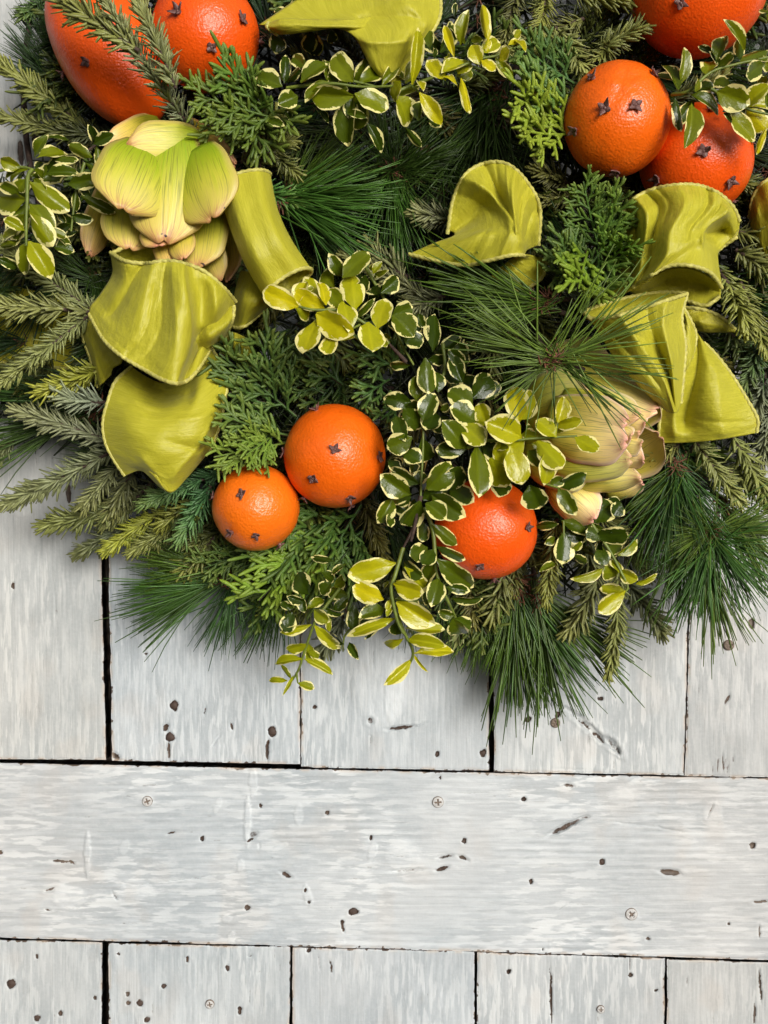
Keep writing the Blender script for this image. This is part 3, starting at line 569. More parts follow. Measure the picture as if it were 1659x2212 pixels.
orange(553, 1097, .095, 94, 93, 0, RY, 'smallest orange, light skinned with a dent in its lower left side', [(523,1067,14),(458,1073,13),(552,1155,12),(499,1150,13),(606,1179,13)], 7, [(-.62, -.55, .28, .05, .0)])
orange(1049, 1142, .090, 112, 111, 0, RO, 'orange under the glossy variegated leaves, below the tilted artichoke', [(1038,1222,13),(1007,1241,13),(1068,1251,12),(1139,1139,13),(972,1092,12)], 8)

# ------------------------------------------------------------------ artichokes
def bract_mesh(L, w, bulge, cup, curl, seed, flip=0.0, off=0.0):
    nu, nv = 15, 11; u = np.linspace(0, 1, nu)[:, None]; v = np.linspace(-1, 1, nv)[None]
    prof = np.interp(u, [0, .15, .35, .55, .7, .82, .9, .95, .985, 1], [.55, .78, .96, 1.0, .95, .84, .66, .48, .32, .18])
    k = np.array([.25, .5, .25]); p = np.pad(prof[:, 0], 1, 'edge'); prof = np.convolve(p, k, 'valid')[:, None]
    rr = np.random.default_rng(seed); ph = rr.uniform(0, 6)
    y = w/2*prof*v*(1+.03*np.sin(u*11+ph)); x = L*u+0*v-.10*L*np.abs(v)**2*(u > .6)*(u-.6)-.045*L*np.exp(-(v/.22)**2)*np.clip((u-.86)/.14, 0, 1)
    z = bulge*np.sin(np.pi*np.clip(u, 0, 1)**.85)-cup*(v**2)*prof*w+curl*np.clip(u-.72, 0, 1)**2*L*4+.012*w*np.sin(v*5+ph)*u+.0*y
    ridge = .010*w*np.exp(-(v/.12)**2)*np.sin(np.pi*u); z = z+ridge
    z = z+flip*w*np.clip(np.abs(v)-.75, 0, 1)*np.sin(np.pi*u*.9)
    top = np.stack([np.broadcast_to(x, z.shape), y, z], -1).reshape(-1, 3); th = min(.0014, w*.05); bot = top-[0, 0, th]
    n = nu*nv; f = grid_faces(nu, nv); idx = np.arange(n).reshape(nu, nv)
    rim = np.concatenate([idx[0, :], idx[1:, -1], idx[-1, -2::-1], idx[-2:0:-1, 0]]); m = len(rim); a = np.arange(m); b = (a+1) % m
    sk = np.stack([rim[a], rim[b], n+rim[b], n+rim[a]], -1)[:, ::-1]
    al = np.broadcast_to(u, z.shape).reshape(-1); ac = np.broadcast_to(v, z.shape).reshape(-1)
    return mesh_np('bract', np.concatenate([top, bot]), [f, f[:, ::-1]+n, sk], M_BRACT, True, {'along': np.clip(np.tile(al*(1-off)+off*(.55+.45*al), 2), 0, 1), 'across': np.tile(ac, 2)})
def artichoke(label, core, bracts, seed):
    (cx, cy, d, rx, ry, rz, rot) = core; c = P(cx, cy, d); o = thing('artichoke', label, 'artichoke', c)
    bm = bmesh.new(); bmesh.ops.create_icosphere(bm, subdivisions=3, radius=1); k = S*(D-d)/D; a = math.radians(rot)
    for v in bm.verts:
        x, y, z = v.co.x*rx*k, v.co.y*rz, v.co.z*ry*k; v.co = (x*math.cos(a)+z*math.sin(a), y, -x*math.sin(a)+z*math.cos(a))
    me = bpy.data.meshes.new('core'); bm.to_mesh(me); bm.free(); me.materials.append(M_CORE)
    for p in me.polygons: p.use_smooth = True
    link('core', me, o)
    for i, (B, T, w, bul, cup, curl, roll, col, *fl) in enumerate(bracts):
        pb, pt = P(*B), P(*T); L = (pt-pb).length
        me = bract_mesh(L*1.05, pxs(w*1.16, T[2]), bul*(.68, .85)[seed-1]*pxs(w, T[2]), cup*(.5, .85)[seed-1], curl+(0, .14)[seed-1], seed*50+i, (fl or [0])[0], (.18 if seed == 2 else .15))
        if seed == 2: me.materials[0] = M_BRACT2
        ob = link('bract', me, o, col); M = frame(pb, pt, roll); ob.matrix_local = Matrix.Translation(-c) @ M
    return o
gy = (.95, 1.0, .85); wy = (1.0, .95, .9); gr = (.86, .94, .72); pk = (1.12, .98, 1.15); dk = (.85, .85, .75)
artichoke('plump green artichoke facing down above the ruffled ribbon, below the oval orange', (362, 450, .082, 114, 146, .034, 0), [
 ((345,262,.082),(238,318,.108),62,.25,.20,-.2,-35,pk), ((395,268,.080),(492,352,.100),60,.25,.2,-.3,30,pk), ((262,340,.080),(214,378,.085),62,.2,.2,0,-30,gy),
 ((475,372,.085),(500,470,.092),58,.15,.2,0,35,gy), ((238,400,.070),(193,548,.078),66,.25,.35,.1,-48,pk,.25), ((490,440,.065),(500,604,.082),66,.2,.35,.2,45,pk,.25), ((300,500,.060),(262,560,.060),70,.2,.2,0,-20,dk),
 ((360,500,.108),(372,566,.120),66,.2,.3,0,0,pk), ((388,490,.112),(395,556,.128),56,.25,.3,0,12,wy), ((338,480,.112),(343,528,.128),70,.2,.3,0,-6,pk),
 ((430,500,.100),(470,605,.108),74,.2,.3,0,30,dk), ((290,420,.100),(280,535,.114),112,.14,.22,.05,-18,gy), ((438,440,.102),(424,574,.118),116,.14,.22,.05,16,gy),
 ((374,292,.118),(355,517,.130),164,.12,.20,.02,-2,gy), ((324,312,.120),(266,450,.142),158,.15,.22,.08,-20,gr), ((418,322,.120),(458,470,.141),142,.15,.22,.08,22,gr),
 ((450,320,.104),(281,318,.128),100,.30,.25,.02,-14,gy)], 1)
tn = (.72, .66, .60); gy = (1, 1.02, .95); wy = (1.05, 1.02, 1.05); gr = (.88, 1.0, .8); pk = (1.08, .98, 1.15)
artichoke('pale yellow artichoke tilted to the right beneath the pine tuft, bracts tipped with pink', (1270, 945, .078, 112, 108, .036, 0), [
 ((1180,790,.075),(1310,772,.08),90,.2,.2,0,20,gr), ((1188,1035,.085),(1286,1122,.100),84,.3,.5,.40,16,pk,.25), ((1310,1070,.075),(1388,1040,.090),56,.2,.4,.3,20,pk),
 ((1318,1012,.082),(1426,938,.108),112,-.22,-.25,.20,4,tn,.05), ((1360,905,.085),(1422,866,.100),70,-.15,-.2,.15,0,tn),
 ((1130,900,.085),(1270,850,.118),150,.15,.2,0,-10,gr), ((1130,970,.085),(1280,1000,.118),140,.15,.2,0,15,gr), ((1238,776,.098),(1380,830,.112),66,.2,.25,-.05,-16,wy),
 ((1300,985,.112),(1392,992,.126),56,.2,.5,.35,22,pk), ((1318,955,.118),(1388,962,.134),44,.25,.5,.30,-20,wy), ((1330,905,.120),(1396,918,.136),44,.25,.5,.30,-10,pk), ((1318,925,.118),(1382,935,.132),46,.25,.4,.2,10,wy),
 ((1245,1046,.098),(1382,1028,.116),62,.25,.4,.25,24,gy), ((1222,828,.106),(1414,890,.128),96,.12,.22,.10,-16,wy), ((1215,850,.112),(1378,900,.138),80,.12,.22,.08,-6,gy),
 ((1190,1000,.110),(1360,990,.134),92,.15,.22,.06,18,gr), ((1185,880,.114),(1352,912,.144),92,.12,.22,.06,-8,pk), ((1185,940,.116),(1352,955,.146),104,.12,.22,.06,8,pk),
 ((1310,930,.132),(1366,944,.148),44,.2,.4,.2,0,wy)], 2)

# ------------------------------------------------------------------ ribbons
def rope(pts, r, name, parent, mat=None):
    pts = np.asarray(pts); seg = np.linalg.norm(np.diff(pts, axis=0), axis=1); s = np.concatenate([[0], np.cumsum(seg)]); n = max(8, int(s[-1]/(r*.40)))
    q = np.linspace(0, s[-1], n); path = np.stack([np.interp(q, s, pts[:, i]) for i in range(3)], -1); pitch = r*6.4
    v, f = tube(path, np.full(n, r), 7, lambda i, a: 1+.15*np.cos(2*a-4*np.pi*q[i]/pitch))
    o = link(name, mesh_np('hem', v, f, M_HEM), parent); return o
def ribbon(parent, name, rows, hems='', nu=64, nv=54, pleat=(), crease=(), tint=(1, 1, 1), wr=0.0009, seed=0, ax='v', thick=.0007, hem_r=4.7):
    """rows: control rows of (px, py, depth); pleat: (n_waves, amp_mm, phase, where) ridges running along v"""
    ctrl = np.asarray(rows, float); g = catmull(ctrl, nv); g = catmull(np.swapaxes(g, 0, 1), nu); g = np.swapaxes(g, 0, 1)   # nv x nu x 3
    u = np.linspace(0, 1, nu)[None]; v = np.linspace(0, 1, nv)[:, None]; U = u+0*v; V = v+0*u
    for (n, amp, ph, w0, w1, slant) in pleat:
        q = (U if ax == 'v' else V); p = (V if ax == 'v' else U); env = w0*(1-p)+w1*p
        g[..., 2] += amp*.001*env*np.sin(2*np.pi*(n*(q+slant*p)+ph)+1.3*(vnoise(p*3+seed, q*3, seed)-.5))
    for (u0, v0, u1, v1, am, wl, wr_) in crease:
        du, dv = u1-u0, v1-v0; Ln = math.hypot(du, dv); sU = U+.02*np.sin(V*9+seed); s = ((sU-u0)*dv-(V-v0)*du)/Ln; tt = ((sU-u0)*du+(V-v0)*dv)/(Ln*Ln)
        g[..., 2] += am*.00135*np.exp(-np.abs(s/np.where(s < 0, wl, wr_))**1.25)*sstep(-.22, .06, tt)*sstep(1.22, .94, tt)
    q, p = (U, V) if ax == 'v' else (V, U)
    ridge = 1-np.abs(2*fbm(q*5.5+1.2*fbm(p*3, q*3, seed+3)+.5*q*p, p*1.5, seed+6, 3)-1)
    g[..., 2] += wr*1.1*(ridge-.7)
    ridge = fbm(q*11+.9*fbm(p*4, q*4, seed+2), p*2.2, seed+5, 4)
    g[..., 2] += wr*1.1*(ridge-.5)+.0030*(fbm(U*3.5+seed, V*3.5, seed+8, 3)-.5)
    co = PA(g); me = mesh_np(name, co.reshape(-1, 3)-np.array(parent.location), grid_faces(nv, nu)[:, ::-1], M_FAB, True, uv=np.stack([(U if ax == 'v' else V), (V if ax == 'v' else U)], -1).reshape(-1, 2))
    o = link(name, me, parent, tint); md = o.modifiers.new('cloth', 'SOLIDIFY'); md.thickness = thick; md.offset = 0
    loc = np.array(parent.location)
    for h in hems:
        line = {'t': co[0], 'b': co[-1], 'l': co[:, 0], 'r': co[:, -1]}[h]-loc
        rope(line, pxs(hem_r, .13), 'hem', o)
    return o
def tube_loop(parent, ends, hw, depth, tilt=16, name='loop', seed=0, tint=(1, 1, 1), a0=0, a1=360, nv=48, nu=56, hems='tb'):
    """curled length of ribbon: ends = centres along the curl axis (px,py,d), hw = half widths px, depth = half depth m"""
    cs = catmull(ends, nv); w = catmull(np.asarray(hw, float)[:, None], nv)[:, 0]; dp = catmull(np.asarray(depth, float)[:, None], nv)[:, 0]
    T = np.gradient(cs[:, :2], axis=0); T /= np.linalg.norm(T, axis=1, keepdims=True); Nn = np.stack([-T[:, 1], T[:, 0]], -1)
    a = np.radians(np.linspace(a0, a1, nu)); g = np.zeros((nv, nu, 3)); vv = np.linspace(0, 1, nv)[:, None]
    ww = w[:, None]*(1+.05*np.sin(a*3+seed)*(1-.3*vv)); 
    g[..., :2] = cs[:, None, :2]+Nn[:, None]*(ww*np.cos(a)[None])[..., None]
    g[..., :2] += T[:, None]*(-tilt*np.sin(a)[None]*(1+0*vv))[..., None]
    g[..., 2] = cs[:, None, 2]+dp[:, None]*np.sin(a)[None]*(1+.10*np.sin(a*5+seed))+.002*(fbm(np.cos(a)[None]*2.2+3+0*vv, vv*2.5+np.sin(a)[None], seed, 3)-.5)
    co = PA(g); loc = np.array(parent.location); V = vv+0*a[None]; U = 0*vv+np.linspace(0, 1, nu)[None]
    me = mesh_np(name, co.reshape(-1, 3)-loc, grid_faces(nv, nu)[:, ::-1], M_FAB, True, uv=np.stack([U*2, V], -1).reshape(-1, 2))
    o = link(name, me, parent, tint); md = o.modifiers.new('cloth', 'SOLIDIFY'); md.thickness = .0007; md.offset = 0
    for h in hems: rope((co[0] if h == 't' else co[-1])-loc, pxs(4.7, .13), 'hem', o)
    return o
B1 = thing('ribbon_bow', 'chartreuse ribbon bow with ruffled loop and torn tail, below the plump artichoke', 'bow', P(480, 720, .07), 'chartreuse ribbons')
tube_loop(B1, [(527,388,.118),(548,470,.128),(580,545,.132),(622,612,.126)], [57,54,56,58], [.017,.020,.021,.016], seed=3)
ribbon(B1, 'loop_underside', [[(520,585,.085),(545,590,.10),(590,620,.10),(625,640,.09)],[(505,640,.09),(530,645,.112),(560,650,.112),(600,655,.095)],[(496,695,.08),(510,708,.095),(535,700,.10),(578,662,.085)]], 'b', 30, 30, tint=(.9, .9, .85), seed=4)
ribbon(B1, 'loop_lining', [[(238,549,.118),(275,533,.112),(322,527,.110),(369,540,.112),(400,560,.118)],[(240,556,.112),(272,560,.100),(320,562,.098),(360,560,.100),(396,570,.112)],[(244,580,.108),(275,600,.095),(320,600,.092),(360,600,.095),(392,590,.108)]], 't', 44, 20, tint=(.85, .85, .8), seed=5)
ribbon(B1, 'loop', [
 [(239,546,.120),(271,564,.137),(318,569,.143),(351,564,.140),(388,567,.140),(439,585,.140),(483,622,.130),(509,652,.112)],
 [(243,590,.112),(272,610,.136),(312,618,.142),(350,618,.138),(392,622,.148),(436,640,.132),(470,660,.134),(500,676,.110)],
 [(216,636,.108),(250,660,.132),(290,682,.140),(338,690,.140),(388,700,.152),(424,712,.134),(450,716,.124),(484,712,.100)],
 [(196,660,.108),(232,708,.130),(272,738,.138),(325,756,.142),(378,768,.152),(412,770,.138),(440,748,.122),(472,728,.100)],
 [(193,679,.110),(225,734,.130),(263,769,.138),(310,797,.142),(352,820,.150),(388,828,.150),(420,808,.132),(458,748,.105)]], 'tb', 110, 80, [(2.6, .8, .1, 1, .35, .05)], [(.26,0,.12,.6,-6,.05,.05),(.34,0,.30,1,3,.10,.16),(.60,.05,.70,1,9,.16,.025),(.79,.55,.76,1,-10,.07,.08),(.98,.45,.72,.60,-7,.05,.05),(.80,.05,.90,.40,5,.08,.08),(.46,.1,.43,.8,-1.2,.012,.012),(.38,.3,.33,.95,-1,.012,.012),(.52,.05,.54,.6,1.2,.02,.02)], seed=6, wr=.0011)
ribbon(B1, 'fold', [[(198,682,.078),(230,700,.082),(270,760,.082)],[(179,720,.074),(215,740,.088),(262,785,.088)],[(196,775,.070),(215,790,.084),(245,795,.086)],[(212,838,.066),(222,828,.078),(240,810,.080)]], 'l', 26, 36, [(1.2, 1.5, 0, 1, 1, 0)], tint=(.85, .85, .8), seed=7)
ribbon(B1, 'tail', [
 [(284,793,.098),(318,815,.094),(352,828,.092),(388,820,.094),(425,795,.098),(455,750,.092)],
 [(250,824,.108),(300,846,.114),(350,862,.110),(398,852,.116),(440,822,.114),(478,788,.098)],
 [(234,866,.112),(284,878,.124),(340,890,.126),(396,884,.128),(446,868,.122),(491,822,.104)],
 [(223,912,.110),(278,920,.126),(340,930,.132),(400,926,.132),(446,912,.124),(484,868,.104)],
 [(228,955,.108),(284,965,.124),(340,975,.132),(396,972,.130),(436,962,.120),(475,912,.104)],
 [(246,992,.106),(292,1000,.120),(332,1012,.126),(376,1018,.126),(418,1004,.114),(461,956,.102)],
 [(270,1028,.104),(302,1016,.114),(325,1030,.118),(367,1064,.118),(405,1030,.110),(444,984,.100)]], 'lr', 60, 70, [(1.3, .8, .3, .5, 1, .2)], [(.30,.02,.65,.20,-7,.10,.12),(.50,.60,.97,.74,-2.2,.03,.05),(.30,.75,.50,.95,2,.06,.06),(.62,.86,.88,.52,2.5,.06,.05),(.1,.3,.4,.36,-1.2,.03,.03),(.55,.42,.95,.46,1.0,.03,.03)], seed=8, wr=.0005, ax='h')
ribbon(B1, 'gather', [[(404,700,.128),(432,690,.122),(470,668,.120),(506,660,.116)],[(410,735,.124),(440,730,.128),(474,712,.132),(502,690,.118)],[(425,770,.112),(448,752,.116),(470,738,.114),(486,728,.104)]], 'r', 40, 30, [(2.2, 2.2, .1, 1, 1, .1)], seed=27, tint=(.9, .9, .84))
ribbon(B1, 'torn_flap', [[(308,1010,.116),(322,1016,.124),(342,1012,.122)],[(318,1024,.112),(335,1030,.124),(350,1036,.122)],[(345,1052,.112),(356,1058,.120),(367,1064,.118)]], '', 14, 14, tint=(.9, .9, .8), seed=9)
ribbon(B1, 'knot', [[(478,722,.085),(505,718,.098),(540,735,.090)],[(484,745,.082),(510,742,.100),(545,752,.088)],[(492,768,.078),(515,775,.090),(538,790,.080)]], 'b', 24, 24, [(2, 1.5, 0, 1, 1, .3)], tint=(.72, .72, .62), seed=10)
B1b = thing('ribbon', 'flat chartreuse ribbon end seen between the fir sprigs at the left edge', 'ribbon', P(80, 700, .03), 'chartreuse ribbons')
ribbon(B1b, 'tail', [[(-60,585,.030),(0,600,.036),(60,625,.040),(200,650,.042)],[(-60,690,.034),(0,700,.042),(70,700,.046),(205,720,.050)],[(-60,780,.028),(0,783,.036),(80,790,.040),(205,802,.044)]], 'b', 50, 40, [(2, 1, 0, 1, 1, .1)], seed=11, tint=(.95, .93, .8))
B2 = thing('ribbon', 'chartreuse ribbon curl fanning out around a deep pleat, its tip pointing left', 'ribbon', P(1080, 560, .06), 'chartreuse ribbons')
ribbon(B2, 'loop', [
 [(966,506,.100),(979,432,.106),(1006,377,.112),(1051,352,.118),(1098,356,.120),(1140,396,.118),(1166,450,.110),(1163,530,.096)],
 [(972,500,.098),(1000,450,.106),(1028,412,.116),(1062,396,.122),(1100,402,.128),(1132,430,.126),(1152,470,.116),(1158,532,.098)],
 [(980,503,.098),(1018,476,.102),(1044,452,.106),(1070,446,.112),(1102,452,.132),(1124,470,.134),(1140,498,.120),(1150,535,.102)],
 [(978,511,.114),(1016,499,.120),(1050,490,.126),(1080,487,.132),(1106,492,.142),(1122,506,.142),(1132,522,.132),(1138,540,.112)],
 [(934,527,.112),(990,522,.126),(1036,514,.136),(1076,510,.140),(1104,514,.146),(1120,524,.144),(1131,534,.134),(1134,546,.118)],
 [(884,549,.104),(941,563,.116),(1006,573,.126),(1050,564,.136),(1086,555,.142),(1108,551,.142),(1124,551,.138),(1132,553,.124)]], 'tb', 110, 80, [], [(.26,.02,.55,.5,7,.10,.03),(.40,0,.56,.5,-5,.05,.05),(.62,0,.62,.6,3.5,.04,.035),(.72,0,.69,.5,-3.5,.03,.03),(.86,.05,.82,.55,-6,.06,.06),(.36,0,.47,.4,1,.015,.015),(.48,0,.54,.4,-1.1,.014,.014),(.56,0,.59,.4,1.1,.014,.014),(.67,0,.66,.4,-1,.013,.013),(.78,0,.74,.4,1.2,.016,.016),(.18,.05,.34,.45,-1.5,.03,.03),(.3,.65,.32,1,-.9,.03,.03),(.52,.6,.56,.95,1.0,.03,.03)], seed=12)
ribbon(B2, 'underside', [[(1132,550,.122),(1110,556,.104),(1085,575,.094),(1058,600,.090)],[(1150,552,.105),(1130,575,.104),(1105,595,.100),(1070,615,.094)],[(1180,560,.090),(1170,600,.094),(1130,625,.094),(1078,629,.090)]], 'b', 30, 30, seed=14, tint=(.95, .95, .85))
B3 = thing('ribbon_bow', 'chartreuse ribbon bow with pleated loop, cone fold and wide tail, right of the pine tuft', 'bow', P(1460, 650, .07), 'chartreuse ribbons')
ribbon(B3, 'loop', [
 [(1340,470,.098),(1366,432,.108),(1418,407,.116),(1490,399,.120),(1543,413,.120),(1580,443,.114),(1598,478,.106)],
 [(1352,510,.096),(1382,470,.116),(1436,446,.126),(1496,440,.130),(1540,448,.126),(1570,466,.116),(1592,500,.104)],
 [(1352,560,.092),(1388,525,.114),(1430,500,.132),(1480,490,.140),(1518,492,.126),(1530,502,.112),(1560,535,.100)],
 [(1330,610,.090),(1378,572,.114),(1424,550,.134),(1474,535,.146),(1510,520,.134),(1530,522,.124),(1550,552,.110)],
 [(1304,650,.088),(1357,626,.106),(1390,606,.124),(1440,576,.142),(1492,574,.148),(1535,590,.140),(1559,622,.124)]], 'tb', 110, 90, [(3.0, .6, .0, .5, 1, -.25)], [(.10,.1,.12,.95,-5,.025,.025),(.20,.05,.20,.95,6,.045,.03),(.28,.1,.27,.9,-6,.035,.035),(.45,.05,.38,1,7,.12,.06),(.62,0,.55,.6,-3,.03,.03),(.68,0,.6,.5,2.5,.03,.03),(.80,.15,.72,.75,9,.09,.03),(.90,.35,.82,.7,-9,.06,.06),(.5,0,.47,.4,-1.2,.012,.012),(.56,0,.52,.4,1.2,.014,.014),(.74,0,.68,.35,-1.5,.014,.014),(.35,0,.33,.5,-1.5,.015,.015),(.15,.2,.16,.9,2,.015,.015)], seed=15, wr=.0013)
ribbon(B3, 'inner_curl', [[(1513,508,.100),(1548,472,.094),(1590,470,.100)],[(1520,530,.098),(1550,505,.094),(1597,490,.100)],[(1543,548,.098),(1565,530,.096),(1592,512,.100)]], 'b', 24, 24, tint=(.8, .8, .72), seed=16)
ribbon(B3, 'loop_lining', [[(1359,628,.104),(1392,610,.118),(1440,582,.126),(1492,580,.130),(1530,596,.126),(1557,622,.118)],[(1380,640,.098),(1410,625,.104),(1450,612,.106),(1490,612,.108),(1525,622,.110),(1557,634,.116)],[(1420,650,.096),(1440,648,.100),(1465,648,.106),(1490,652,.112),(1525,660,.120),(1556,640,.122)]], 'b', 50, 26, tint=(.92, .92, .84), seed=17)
ribbon(B3, 'cone', [
 [(1261,674,.128),(1280,689,.142),(1331,683,.150),(1382,668,.150),(1437,650,.144),(1484,635,.128)],
 [(1288,708,.128),(1318,725,.142),(1358,722,.150),(1400,712,.148),(1440,696,.142),(1472,685,.128)],
 [(1330,775,.126),(1350,785,.140),(1385,778,.148),(1420,770,.142),(1450,762,.146),(1480,745,.128)],
 [(1395,848,.128),(1405,845,.138),(1424,838,.144),(1444,830,.142),(1458,822,.140),(1476,808,.130)],
 [(1440,888,.128),(1446,890,.134),(1452,892,.136),(1458,892,.136),(1464,888,.134),(1470,872,.130)]], 'tr', 70, 70, [(2.4, .5, .3, 1, .2, .05)], wr=.0003, crease=[(.42,0,.56,.9,4,.07,.06),(.64,.02,.66,.8,-4,.06,.05),(.80,.05,.74,.85,5,.07,.03),(.2,0,.4,.7,-2,.05,.05),(.5,.1,.58,.6,1,.014,.014)], seed=18)
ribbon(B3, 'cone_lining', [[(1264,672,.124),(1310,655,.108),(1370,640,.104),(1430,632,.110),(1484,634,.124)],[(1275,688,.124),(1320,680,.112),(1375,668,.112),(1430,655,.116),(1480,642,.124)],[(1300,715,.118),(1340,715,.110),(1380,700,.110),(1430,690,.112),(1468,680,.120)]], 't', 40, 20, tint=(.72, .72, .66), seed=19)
ribbon(B3, 'cone_flap', [[(1470,655,.118),(1480,690,.120),(1470,740,.116)],[(1490,690,.116),(1488,725,.122),(1472,770,.118)],[(1503,728,.112),(1496,765,.118),(1462,830,.116)],[(1492,775,.112),(1480,806,.116),(1456,870,.116)]], 'l', 24, 40, [(1.5, 1, 0, 1, 1, .2)], seed=20, tint=(1.02, 1.02, 1))
ribbon(B3, 'tail', [
 [(1470,700,.100),(1490,700,.104),(1506,720,.104),(1520,740,.100)],
 [(1455,770,.100),(1485,765,.112),(1520,765,.114),(1549,770,.104)],
 [(1440,830,.098),(1480,825,.112),(1530,820,.118),(1584,816,.106)],
 [(1428,890,.096),(1475,885,.108),(1540,880,.118),(1616,868,.108)],
 [(1424,925,.094),(1478,925,.104),(1548,922,.114),(1636,906,.108)],
 [(1421,957,.092),(1480,956,.100),(1550,950,.110),(1634,935,.106)]], 'lr', 50, 60, [(1.3, .8, .4, .4, 1, .15)], [(.60,0,.35,.75,-8,.11,.10),(.3,.2,.2,.9,4,.1,.1),(.8,.3,.7,.9,3,.12,.12),(.5,.7,.9,.8,-1,.02,.03)], seed=21, wr=.0005, ax='h')
ribbon(B3, 'side_loop', [[(1470,664,.078),(1515,668,.084),(1555,684,.084),(1588,712,.078)],[(1472,685,.076),(1516,695,.086),(1555,704,.084),(1588,714,.078)],[(1475,702,.072),(1518,717,.078),(1555,718,.078),(1588,717,.076)]], 't', 40, 16, seed=22, tint=(.9, .88, .75))
B4 = thing('ribbon', 'chartreuse ribbon loop cut off by the right edge of the photo', 'ribbon', P(1660, 450, .05), 'chartreuse ribbons')
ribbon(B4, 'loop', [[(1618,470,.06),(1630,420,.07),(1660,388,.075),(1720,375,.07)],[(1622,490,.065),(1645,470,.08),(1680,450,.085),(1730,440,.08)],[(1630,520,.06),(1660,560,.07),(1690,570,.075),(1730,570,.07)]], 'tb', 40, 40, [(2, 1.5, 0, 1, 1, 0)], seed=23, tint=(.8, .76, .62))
B5 = thing('ribbon', 'chartreuse ribbon at the top edge with one narrow arm reaching left over the leaves', 'ribbon', P(860, 20, .07), 'chartreuse ribbons')
ribbon(B5, 'loop', [
 [(560,54,.118),(700,-40,.10),(780,-80,.10),(880,-90,.10),(955,-60,.10)],
 [(640,50,.124),(720,30,.118),(790,-10,.112),(880,-20,.116),(952,0,.106)],
 [(720,52,.128),(762,44,.126),(800,30,.124),(880,15,.128),(951,30,.110)],
 [(740,62,.128),(775,75,.130),(830,70,.132),(890,60,.132),(940,58,.114)],
 [(765,75,.124),(785,100,.130),(830,105,.134),(875,100,.130),(912,98,.118)],
 [(790,120,.120),(803,142,.126),(830,145,.128),(860,140,.124),(890,130,.116)],
 [(806,146,.116),(820,165,.120),(838,175,.122),(852,180,.120),(868,172,.114)]], 'r', 60, 70, [(1.5, .8, 0, .4, 1, 0)], [(.35,.35,.8,.42,-4,.06,.08),(.3,.6,.7,.62,3,.06,.06),(.7,.2,.9,.5,2,.05,.05)], seed=24)
ribbon(B5, 'arm', [[(580,50,.120),(612,41,.128),(680,43,.130),(758,42,.130),(800,35,.120)],[(578,60,.122),(612,58,.132),(680,56,.134),(758,58,.134),(800,60,.124)],[(600,74,.118),(625,73,.126),(680,66,.130),(726,61,.130),(780,75,.122)]], 'l', 60, 16, seed=25)
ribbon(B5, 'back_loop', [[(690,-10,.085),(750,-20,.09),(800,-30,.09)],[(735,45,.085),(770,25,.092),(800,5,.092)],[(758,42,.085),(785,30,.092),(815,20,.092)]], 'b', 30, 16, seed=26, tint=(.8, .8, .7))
# ------------------------------------------------------------------ variegated leaves
def leaf_mesh(fold, curl, twist, wave, seed, pts=None):
    nu, nv = 14, 11; u = np.linspace(0, 1, nu)[:, None]; v = np.linspace(-1, 1, nv)[None]
    w = np.interp(u, [0, .05, .14, .3, .5, .68, .82, .92, .975, 1], pts or [.07, .10, .42, .80, 1, .97, .80, .52, .24, .02])
    p = np.pad(w[:, 0], 1, 'edge'); w = np.convolve(p, [.2, .6, .2], 'valid')[:, None]; w[-1] = .03
    y = .5*w*v*(1+.03*np.sin(u*17+seed+v*2)); x = u+0*v
    z = fold*np.abs(y)**1.1+curl*(u-.15)**2*np.sign(u-.15)-.18*(np.abs(v)**3)*w*.5*abs(fold)+wave*np.sin(u*9+seed+v*1.5)*np.abs(v)*.05+twist*y*(u-.3)
    e = np.maximum(np.abs(v)*(.55+.45*np.clip(w, 0, 1))+0*u, np.interp(u, [0, .7, .9, 1], [0, .35, .66, .95])+0*v)*np.interp(u, [0, .12, .3, 1], [.3, .7, 1, 1])
    vein = np.maximum(np.exp(-(v/.07)**2)+0*u, .55*np.clip(np.cos(22*(u-.45*np.abs(v)))*2-1.2, 0, 1)*(np.abs(v) < .8))
    return mesh_np('leaf', np.stack([x, y, z], -1).reshape(-1, 3), grid_faces(nu, nv), M_LEAF, True, {'edge': e.reshape(-1), 'vein': vein.reshape(-1)})
rb = [.07, .12, .5, .85, 1, 1, .92, .72, .40, .04]; sl = [.07, .12, .45, .8, .98, .94, .72, .42, .18, .02]
LEAVES = [leaf_mesh(.30, -.16, .0, .6, 0), leaf_mesh(.45, -.30, .15, .5, 1, sl), leaf_mesh(.22, .10, -.15, .8, 2, rb), leaf_mesh(.55, -.42, .1, .4, 3, sl), leaf_mesh(.15, -.10, .0, .9, 4), leaf_mesh(.62, -.35, -.2, .7, 7), leaf_mesh(.35, -.5, .25, .9, 8, sl), leaf_mesh(-.25, -.22, -.2, .5, 5), leaf_mesh(.7, -.2, .3, .4, 6, sl)]
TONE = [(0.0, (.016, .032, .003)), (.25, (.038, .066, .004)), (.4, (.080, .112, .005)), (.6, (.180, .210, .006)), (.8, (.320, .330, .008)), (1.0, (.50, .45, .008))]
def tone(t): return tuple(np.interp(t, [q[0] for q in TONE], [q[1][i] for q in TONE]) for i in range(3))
class Crop:
    def __init__(s, ox, oy, k): s.ox, s.oy, s.k = ox, oy, k
    def __call__(s, x, y): return s.ox+x*s.k, s.oy+y*s.k
CA, CB, CC, CD_, CE = Crop(539.1, 0, .2437), Crop(876, 0, .20309), Crop(1389.5, 0, .16247), Crop(0, 269.5, .18278), Crop(552.5, 525.6, .2437)
CF, CG_, CH, CI = Crop(808.6, 741.2, .26401), Crop(741.2, 1010.8, .20309), Crop(552.5, 1199.4, .32494), Crop(1052.5, 1078.2, .36556)
